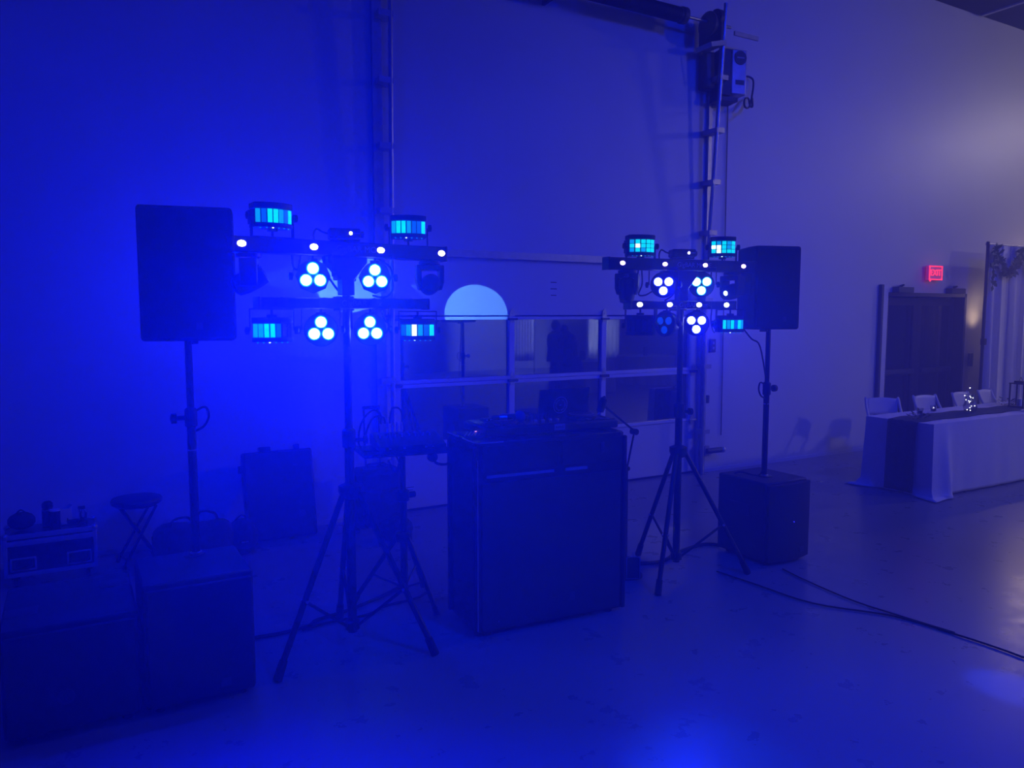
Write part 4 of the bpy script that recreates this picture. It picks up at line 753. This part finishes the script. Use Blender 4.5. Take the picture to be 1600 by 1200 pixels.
tag(MB().tube([(3.95, 3.92, 0.008), (3.985, 3.6, 0.008), (4.04, 3.16, 0.008), (4.29, 2.78, 0.008), (4.355, 2.42, 0.008), (4.37, 2.07, 0.008), (4.30, 1.6, 0.008)], 0.0055, 8).build('floor_cable', 'rubber'), 'long cable running from the right light stand across the open floor', 'cable')
tag(MB().tube([(4.40, 3.72, 0.008), (4.345, 3.45, 0.008), (4.30, 3.07, 0.008), (4.325, 2.78, 0.008), (4.37, 2.45, 0.008)], 0.005, 8).build('floor_cable', 'rubber'), 'cable from the right subwoofer joining the long floor cable', 'cable')

# ================================================================== HEAD TABLE, DRAPE, CHAIRS
tx0, tx1, ty0, ty1, tz = 7.41, 10.6, 4.47, 5.22, 0.735
tb = thing('banquet_table', ((tx0 + tx1) / 2, (ty0 + ty1) / 2, 0), 'long folding banquet table under the white cloth', 'table')
boxo('tabletop', 'resin', (0, 0, tz - 0.025), (tx1 - tx0 - 0.02, ty1 - ty0 - 0.02, 0.04), tb, 0.008)
for sx_ in (-1, 1):
    for sy_ in (-1, 1): MB().cyl((sx_ * 1.25, sy_ * 0.28, 0), (sx_ * 1.25, sy_ * 0.28, tz - 0.04), 0.015, n=8).build('leg', 'steel', tb)
def perim(u):
    Lx, Ly = tx1 - tx0, ty1 - ty0; P = 2 * (Lx + Ly); d = (u % 1.0) * P
    if d < Lx: return Vector((tx0 + d, ty0, 0)), Vector((0, -1, 0)), min(d, Lx - d)
    d -= Lx
    if d < Ly: return Vector((tx1, ty0 + d, 0)), Vector((1, 0, 0)), min(d, Ly - d)
    d -= Ly
    if d < Lx: return Vector((tx1 - d, ty1, 0)), Vector((0, 1, 0)), min(d, Lx - d)
    d -= Lx; return Vector((tx0, ty1 - d, 0)), Vector((-1, 0, 0)), min(d, Ly - d)
NU = 300
def clothf(u, v):
    p, nn, dc = perim(u)
    cf = math.exp(-(dc / 0.14) ** 2)
    cx, cy2 = (tx0 + tx1) / 2, (ty0 + ty1) / 2
    diag = Vector((math.copysign(1, p.x - cx), math.copysign(1, p.y - cy2), 0)).normalized()
    out = nn * (1 - cf) + diag * cf
    z = (tz + 0.004) * (1 - v) + 0.012
    fold = 0.009 * math.sin(u * 2 * PI * 7 + 2 * math.sin(u * 19)) + 0.004 * math.sin(u * 2 * PI * 23 + 1)
    off = 0.006 + v ** 0.8 * (0.014 + fold * 0.9) + cf * v ** 1.3 * 0.025 + cf * max(0, v - 0.93) / 0.07 * 0.16
    if nn.y < 0 and p.x < tx0 + 0.8: off += v * (0.085 * math.exp(-((p.x - tx0 - 0.20) / 0.07) ** 2) - 0.01 * math.exp(-((p.x - tx0 - 0.36) / 0.06) ** 2))
    if v > 0.93: z = 0.012 + (1 - v) / 0.07 * (0.045 if cf < 0.3 else 0.02)
    q = p + out * off; return (q.x, q.y, z)
cm = MB(); cm.grid(clothf, NU, 22, wrap=True)
cm.v += [((tx0 + tx1) / 2, (ty0 + ty1) / 2, tz + 0.016)]; ci = len(cm.v) - 1
cm.f += [(i, ci, (i + 1) % NU) for i in range(NU)]
tag(cm.build('tablecloth', 'cloth', None, solid=0.003), 'white cloth draped over the long table with corners trailing on the floor', 'tablecloth')
rn = MB()
path = [(tx0 - 0.052, 0.03), (tx0 - 0.048, 0.2), (tx0 - 0.044, 0.4), (tx0 - 0.038, 0.6), (tx0 - 0.03, 0.72), (tx0 - 0.015, tz + 0.022), (tx0 + 0.05, tz + 0.024)] + [(tx0 + 0.05 + 0.15 * k, tz + 0.024) for k in range(1, 21)]
def runf(u, v):
    i = min(len(path) - 2, int(u * (len(path) - 1))); t = u * (len(path) - 1) - i
    x = path[i][0] * (1 - t) + path[i + 1][0] * t; z = path[i][1] * (1 - t) + path[i + 1][1] * t
    yy = 4.63 + 0.33 * v + 0.012 * math.sin(x * 9 + v * 2)
    return (x - (0.008 * math.sin(v * 17) if z < 0.7 else 0), yy, z + (0.004 * math.sin(v * 20 + x * 14) if z > 0.7 else 0))
rn.grid(runf, 90, 16); tag(rn.build('table_runner', 'runner', None, solid=0.003), 'dark gauze runner along the table and hanging over its end', 'table runner')

def chair(loc, rotz, label):
    t = thing('folding_chair', loc, label, 'chair', rotz, 'white folding chairs at the head table')
    boxo('seat', 'resin', (0, 0, 0.44), (0.40, 0.38, 0.03), t, 0.012)
    def backf(u, v):
        x = -0.19 + 0.38 * u; return (x, 0.235 + 0.03 * (v) + 0.03 * (1 - (2 * u - 1) ** 2), 0.62 + 0.19 * v + 0.015 * (1 - (2 * u - 1) ** 2) * v)
    MB().grid(backf, 12, 6).build('backrest', 'resin', t, solid=0.02)
    for s in (-1, 1):
        MB().tube([(s * 0.205, -0.22, 0.0), (s * 0.205, 0.0, 0.42), (s * 0.205, 0.18, 0.66), (s * 0.2, 0.25, 0.80), (s * 0.19, 0.26, 0.825)], 0.016, 8).build('front_leg', 'resin', t); MB().tube([(s * 0.18, 0.28, 0.0), (s * 0.18, 0.0, 0.43)], 0.015, 8, False).build('rear_leg', 'resin', t)
    MB().cyl((-0.2, -0.17, 0.1), (0.2, -0.17, 0.1), 0.01, n=8).build('stretcher', 'resin', t); MB().cyl((-0.18, 0.22, 0.1), (0.18, 0.22, 0.1), 0.01, n=8).build('stretcher', 'resin', t)
    return t
chair((8.45, 5.62, 0), math.radians(-30), 'white folding chair at the near left corner behind the table')
chair((9.28, 5.50, 0), math.radians(-6), 'white folding chair behind the table in front of the exit doors')
chair((10.1, 5.50, 0), math.radians(4), 'white folding chair behind the table beside the sparkling vase')
chair((10.72, 5.52, 0), math.radians(8), 'white folding chair behind the table nearest the drape')
# on the table
zt = tz + 0.03
def sprig(t, n_, r, h, seed):
    rd = random.Random(seed); lf = MB()
    for k in range(n_):
        q = rd.random() * 2 * PI; rr_ = r * rd.random() ** 0.5; c = Vector((rr_ * math.cos(q), rr_ * math.sin(q), h * rd.random()))
        d = Vector((math.cos(q), math.sin(q), rd.uniform(-0.2, 0.9))).normalized(); sd = d.cross(Vector((0, 0, 1))).normalized(); L_ = rd.uniform(0.03, 0.055)
        lf.add([c, c + d * L_ * 0.5 + sd * L_ * 0.28, c + d * L_, c + d * L_ * 0.5 - sd * L_ * 0.28], [(0, 1, 2, 3)])
    o = lf.build('foliage', 'leaf', t); o['kind'] = 'stuff'; MB().tube([(-r * 0.7, 0, 0.006), (0, 0.01, 0.012), (r * 0.7, 0, 0.006)], 0.004, 6).build('stem', 'leaf', t)
o = thing('greenery_sprig', (7.62, 4.78, zt - 0.008), 'dark leafy sprig at the near end of the runner', 'greenery'); sprig(o, 60, 0.10, 0.05, 3)
o = thing('greenery_sprig', (9.75, 4.98, zt - 0.008), 'dark leafy sprig further along the runner near the lantern', 'greenery'); sprig(o, 70, 0.13, 0.07, 5)
va = thing('fairy_light_vase', (8.62, 4.80, zt - 0.004), 'glass vase full of sparkling fairy lights on the runner', 'vase')
MB().lathe([(0.045, 0), (0.055, 0.004), (0.07, 0.06), (0.05, 0.14), (0.045, 0.2), (0.042, 0.2), (0.046, 0.14), (0.065, 0.06), (0.05, 0.008), (0.001, 0.008)], n=20).build('glass', 'clear', va)
rd = random.Random(11)
for k in range(14): MB().ball((rd.uniform(-0.05, 0.05), rd.uniform(-0.04, 0.04), 0.02 + 0.17 * rd.random() + (0.1 if k > 11 else 0)), 0.0055, 8).build('fairy_bulb', 'fairy', va)
MB().tube([(0.0, 0, 0.02), (0.03, 0.02, 0.08), (-0.03, -0.01, 0.13), (0.02, 0, 0.2), (0.01, 0.0, 0.28)], 0.002, 5).build('wire', 'alu', va)
for k, (x, y, lb) in enumerate([(8.05, 5.02, 'low votive glass on the far side of the runner'), (8.40, 5.08, 'votive glass with a bright glint near the far table edge')]):
    o = thing('votive_glass', (x, y, zt - 0.008), lb, 'candle glass'); MB().lathe([(0.025, 0), (0.03, 0.003), (0.034, 0.06), (0.031, 0.06), (0.027, 0.006), (0.001, 0.006)], n=16).build('glass', 'clear', o); MB().lathe([(0.024, 0.007), (0.024, 0.03), (0.001, 0.03)], n=14).build('candle', 'resin', o)
    if k: MB().ball((0, 0, 0.04), 0.005, 8).build('flame_light', 'fairy', o)
ln = thing('candle_lantern', (9.60, 4.78, zt - 0.006), 'black framed lantern on the table at the right edge', 'lantern')
fr = MB()
for sx_ in (-1, 1):
    for sy_ in (-1, 1): fr.box((sx_ * 0.075, sy_ * 0.075, 0.14), (0.014, 0.014, 0.28))
fr.box((0, 0, 0.008), (0.17, 0.17, 0.016)); fr.box((0, 0, 0.28), (0.17, 0.17, 0.014)); fr.prism([(-0.05, -0.05), (0.05, -0.05), (0.05, 0.05), (-0.05, 0.05)], 0.287, 0.31); fr.build('frame', 'black', ln)
MB().lathe([(0.03, 0.016), (0.03, 0.1), (0.001, 0.1)], n=16).build('candle', 'resin', ln); MB().tube([(-0.03, 0, 0.31), (0, 0, 0.35), (0.03, 0, 0.31)], 0.004, 6).build('ring', 'black', ln)
o = thing('menu_card', (9.35, 4.58, zt - 0.008), 'pale card lying on the table before the lantern', 'card', 0.3); boxo('sheet', 'white', (0, 0, 0.002), (0.16, 0.1, 0.003), o); boxo('printed_band', 'darkprint', (0, 0.02, 0.004), (0.12, 0.012, 0.001), o)

dr = thing('pipe_and_drape', (12.4, 6.16, 0), 'white sheer drape on a pipe frame right of the exit doors', 'drape')
def drf(u, v):
    x = -1.08 + 2.2 * u; pl = 0.045 * math.sin(u * 2 * PI * 15) + 0.02 * math.sin(u * 2 * PI * 33 + 1.3)
    return (x + 0.02 * math.sin(u * 2 * PI * 22), pl * (0.4 + 0.6 * (1 - v)), 0.02 + 2.80 * v)
MB().grid(drf, 220, 14).build('curtain', 'sheer', dr, solid=0.004)
for x in (-1.11, 1.14): MB().cyl((x, 0.0, 0), (x, 0.0, 2.86), 0.022, n=12).build('upright_pipe', 'darksteel', dr); MB().lathe([(0.18, 0), (0.18, 0.01), (0.03, 0.016)], (x, 0, 0), (0, 0, 1), 20).build('base_plate', 'darksteel', dr)
MB().cyl((-1.11, 0.02, 2.83), (1.14, 0.02, 2.83), 0.018, n=12).build('cross_bar', 'steel', dr); boxo('pipe_collar', 'black', (-1.11, -0.01, 1.45), (0.06, 0.06, 0.09), dr, 0.006)
gl = thing('leaf_garland', (12.4, 6.06, 2.8), 'dark leaf garland swagged along the top of the drape', 'garland')
rd = random.Random(21); lf = MB(); sw = []
def swag(x):   # hanging loops between tie points
    k = ((x + 1.1) % 0.72) / 0.72; return -0.02 - 0.36 * math.sin(PI * k) ** 1.2
pts = [(-1.12, 0, -0.55), (-1.13, 0, -0.25)] + [(-1.1 + 0.06 * k, 0, swag(-1.1 + 0.06 * k)) for k in range(37)]
MB().tube(pts, 0.008, 6).build('vine', 'leaf', gl)
for p0, p1 in zip(pts[:-1], pts[1:]):
    for k in range(16):
        c = Vector(p0).lerp(Vector(p1), rd.random()); d = Vector((rd.uniform(-1, 1), rd.uniform(-0.6, 0.4), rd.uniform(-1, 1))).normalized(); sd = d.cross(Vector((0.2, 1, 0.1))).normalized(); L_ = rd.uniform(0.06, 0.11)
        lf.add([c, c + d * L_ * 0.5 + sd * L_ * 0.26 + Vector((0, -0.008, 0)), c + d * L_, c + d * L_ * 0.5 - sd * L_ * 0.26], [(0, 1, 2, 3)])
o = lf.build('foliage', 'leaf', gl); o['kind'] = 'stuff'

# ================================================================== THE REST OF THE HALL, seen mirrored in the window panes
def rearthing(): pass
for x, wd_, lb in ((11.23, 0.66, 'white curtain panel on the rear wall, mirrored in the middle pane'), (14.06, 1.15, 'white curtain panel on the rear wall, mirrored beside the right mullion')):
    c = thing('wall_curtain', (x, -5.6, 0), lb, 'curtain')
    MB().grid(lambda u, v: (-wd_ / 2 + wd_ * u, 0.04 * math.sin(u * 2 * PI * 7), 0.5 + 2.4 * v), 70, 8).build('curtain', 'sheer', c, solid=0.004); MB().cyl((-wd_ / 2 - 0.06, 0, 2.92), (wd_ / 2 + 0.06, 0, 2.92), 0.018, n=10).build('rod', 'darksteel', c); MB().cyl((-wd_ / 2 - 0.03, 0.0, 0), (-wd_ / 2 - 0.03, 0, 2.92), 0.02, n=10).build('upright_pipe', 'darksteel', c); MB().cyl((wd_ / 2 + 0.03, 0.0, 0), (wd_ / 2 + 0.03, 0, 2.92), 0.02, n=10).build('upright_pipe', 'darksteel', c)
for k, (x, y, lb) in enumerate([(10.6, -1.8, 'round guest table with a white cloth behind the photographer'), (13.2, -2.6, 'round guest table farther from the photographer')]):
    t = thing('guest_table', (x, y, 0), lb, 'table')
    MB().grid(lambda u, v: ((0.76 + v * (0.03 + 0.03 * math.sin(u * 2 * PI * 16))) * math.cos(u * 2 * PI), (0.76 + v * (0.03 + 0.03 * math.sin(u * 2 * PI * 16))) * math.sin(u * 2 * PI), 0.745 - 0.72 * v), 96, 6, wrap=True).build('tablecloth', 'cloth', t)
    MB().lathe([(0.762, 0.742), (0.762, 0.747), (0.001, 0.748)], n=48).build('tabletop', 'cloth', t); MB().lathe([(0.06, 0), (0.07, 0.1), (0.05, 0.22), (0.001, 0.22)], (0, 0, 0.75), n=16).build('centrepiece', 'leaf', t)

def person(loc, rotz, h, label, top, dress=False, long_hair=False):
    t = thing('person', loc, label, 'person', rotz); k = h / 1.75
    V = [(0, 0, 0.95), (0, 0.0, 1.10), (0, -0.005, 1.28), (0, 0, 1.44), (0, -0.01, 1.52), (0, -0.02, 1.62)]; E_ = [(0, 1), (1, 2), (2, 3), (3, 4), (4, 5)]; Rr = [(0.15, 0.11), (0.135, 0.095), (0.165, 0.105), (0.13, 0.08), (0.052, 0.052), (0.05, 0.05)]
    def ch(parent, pts):
        i = parent
        for p, r in pts: V.append(p); Rr.append(r if isinstance(r, tuple) else (r, r)); E_.append((i, len(V) - 1)); i = len(V) - 1
        return i
    for s in (-1, 1):
        ch(0, [((s * 0.09, 0, 0.86), 0.095), ((s * 0.10, 0.0, 0.50), 0.062), ((s * 0.10, 0.01, 0.28), 0.052), ((s * 0.10, 0.02, 0.09), 0.04), ((s * 0.11, -0.09, 0.045), (0.04, 0.032)), ((s * 0.115, -0.16, 0.035), (0.035, 0.022))])
        hnd = ch(3, [((s * 0.17, 0, 1.42), 0.06), ((s * 0.22, 0.01, 1.16), 0.042), ((s * 0.20, -0.10, 0.98), 0.034), ((s * 0.18, -0.17, 0.93), 0.026), ((s * 0.17, -0.22, 0.91), (0.034, 0.018))])
        for j in range(4): ch(hnd, [((s * (0.15 + 0.016 * j), -0.265, 0.90), 0.0095), ((s * (0.15 + 0.016 * j), -0.29 - 0.006 * (j in (1, 2)), 0.88), 0.0085)])
        ch(hnd - 1, [((s * 0.145, -0.20, 0.925), 0.010), ((s * 0.13, -0.225, 0.91), 0.009)])
    me = bpy.data.meshes.new('body'); me.from_pydata([tuple(c * k for c in p) for p in V], E_, []); o = bpy.data.objects.new('body', me); COL.objects.link(o); o.parent = t
    md = o.modifiers.new('skin', 'SKIN'); me.skin_vertices[0].data[0].use_root = True
    for i, r in enumerate(Rr): me.skin_vertices[0].data[i].radius = (r[0] * k, r[1] * k)
    sb_ = o.modifiers.new('round', 'SUBSURF'); sb_.levels = 1; sb_.render_levels = 1
    me.materials.append(M[top])
    hm = MB(); zc = 1.645 * k
    hm.ball((0, -0.02, zc), 0.105 * k, 18, (0.78, 0.92, 1.12)); hm.ball((0, -0.115 * k, zc - 0.01), 0.018 * k, 8, (0.8, 1.2, 1.3))
    for s in (-1, 1): hm.ball((s * 0.083 * k, -0.01, zc - 0.005), 0.022 * k, 8, (0.5, 1, 1.3))
    hm.build('head', 'skin', t)
    for s in (-1, 1): MB().ball((s * 0.033 * k, -0.107 * k, zc + 0.015), 0.011 * k, 8).build('eye', 'hair', t)
    MB().box((0, -0.112 * k, zc - 0.05), (0.045 * k, 0.012, 0.01)).build('mouth', 'hair', t)
    hr = MB(); hr.ball((0, 0.005, zc + 0.03 * k), 0.112 * k, 16, (0.86, 0.95, 1.0))
    if long_hair: hr.lathe([(0.10, 0.05), (0.13, -0.1), (0.14, -0.3), (0.10, -0.40), (0.001, -0.42)], (0, 0.045 * k, zc), (0, 0, 1), 16)
    hr.build('hair', 'hair', t)
    if dress: MB().lathe([(0.15, 1.05), (0.20, 0.9), (0.26, 0.5), (0.33, 0.08), (0.32, 0.05)], (0, 0, 0), (0, 0, 1), 28).build('skirt', top, t)
    else: MB().lathe([(0.2, 0.86), (0.185, 1.0), (0.17, 1.12), (0.195, 1.28), (0.17, 1.42), (0.07, 1.5)], (0, 0, 0), (0, 0, 1), 24).build('jacket', top, t)
    return t
person((8.77, -0.15, 0), math.radians(100), 1.68, 'person in a dark suit standing and mirrored in the middle pane', 'suit')
person((9.25, -0.55, 0), math.radians(70), 1.58, 'shorter person in dark clothes close behind the suited one', 'suit')
person((8.05, 1.50, 0), math.radians(150), 1.45, 'person with long dark hair in a long dark dress', 'suit', dress=True, long_hair=True)
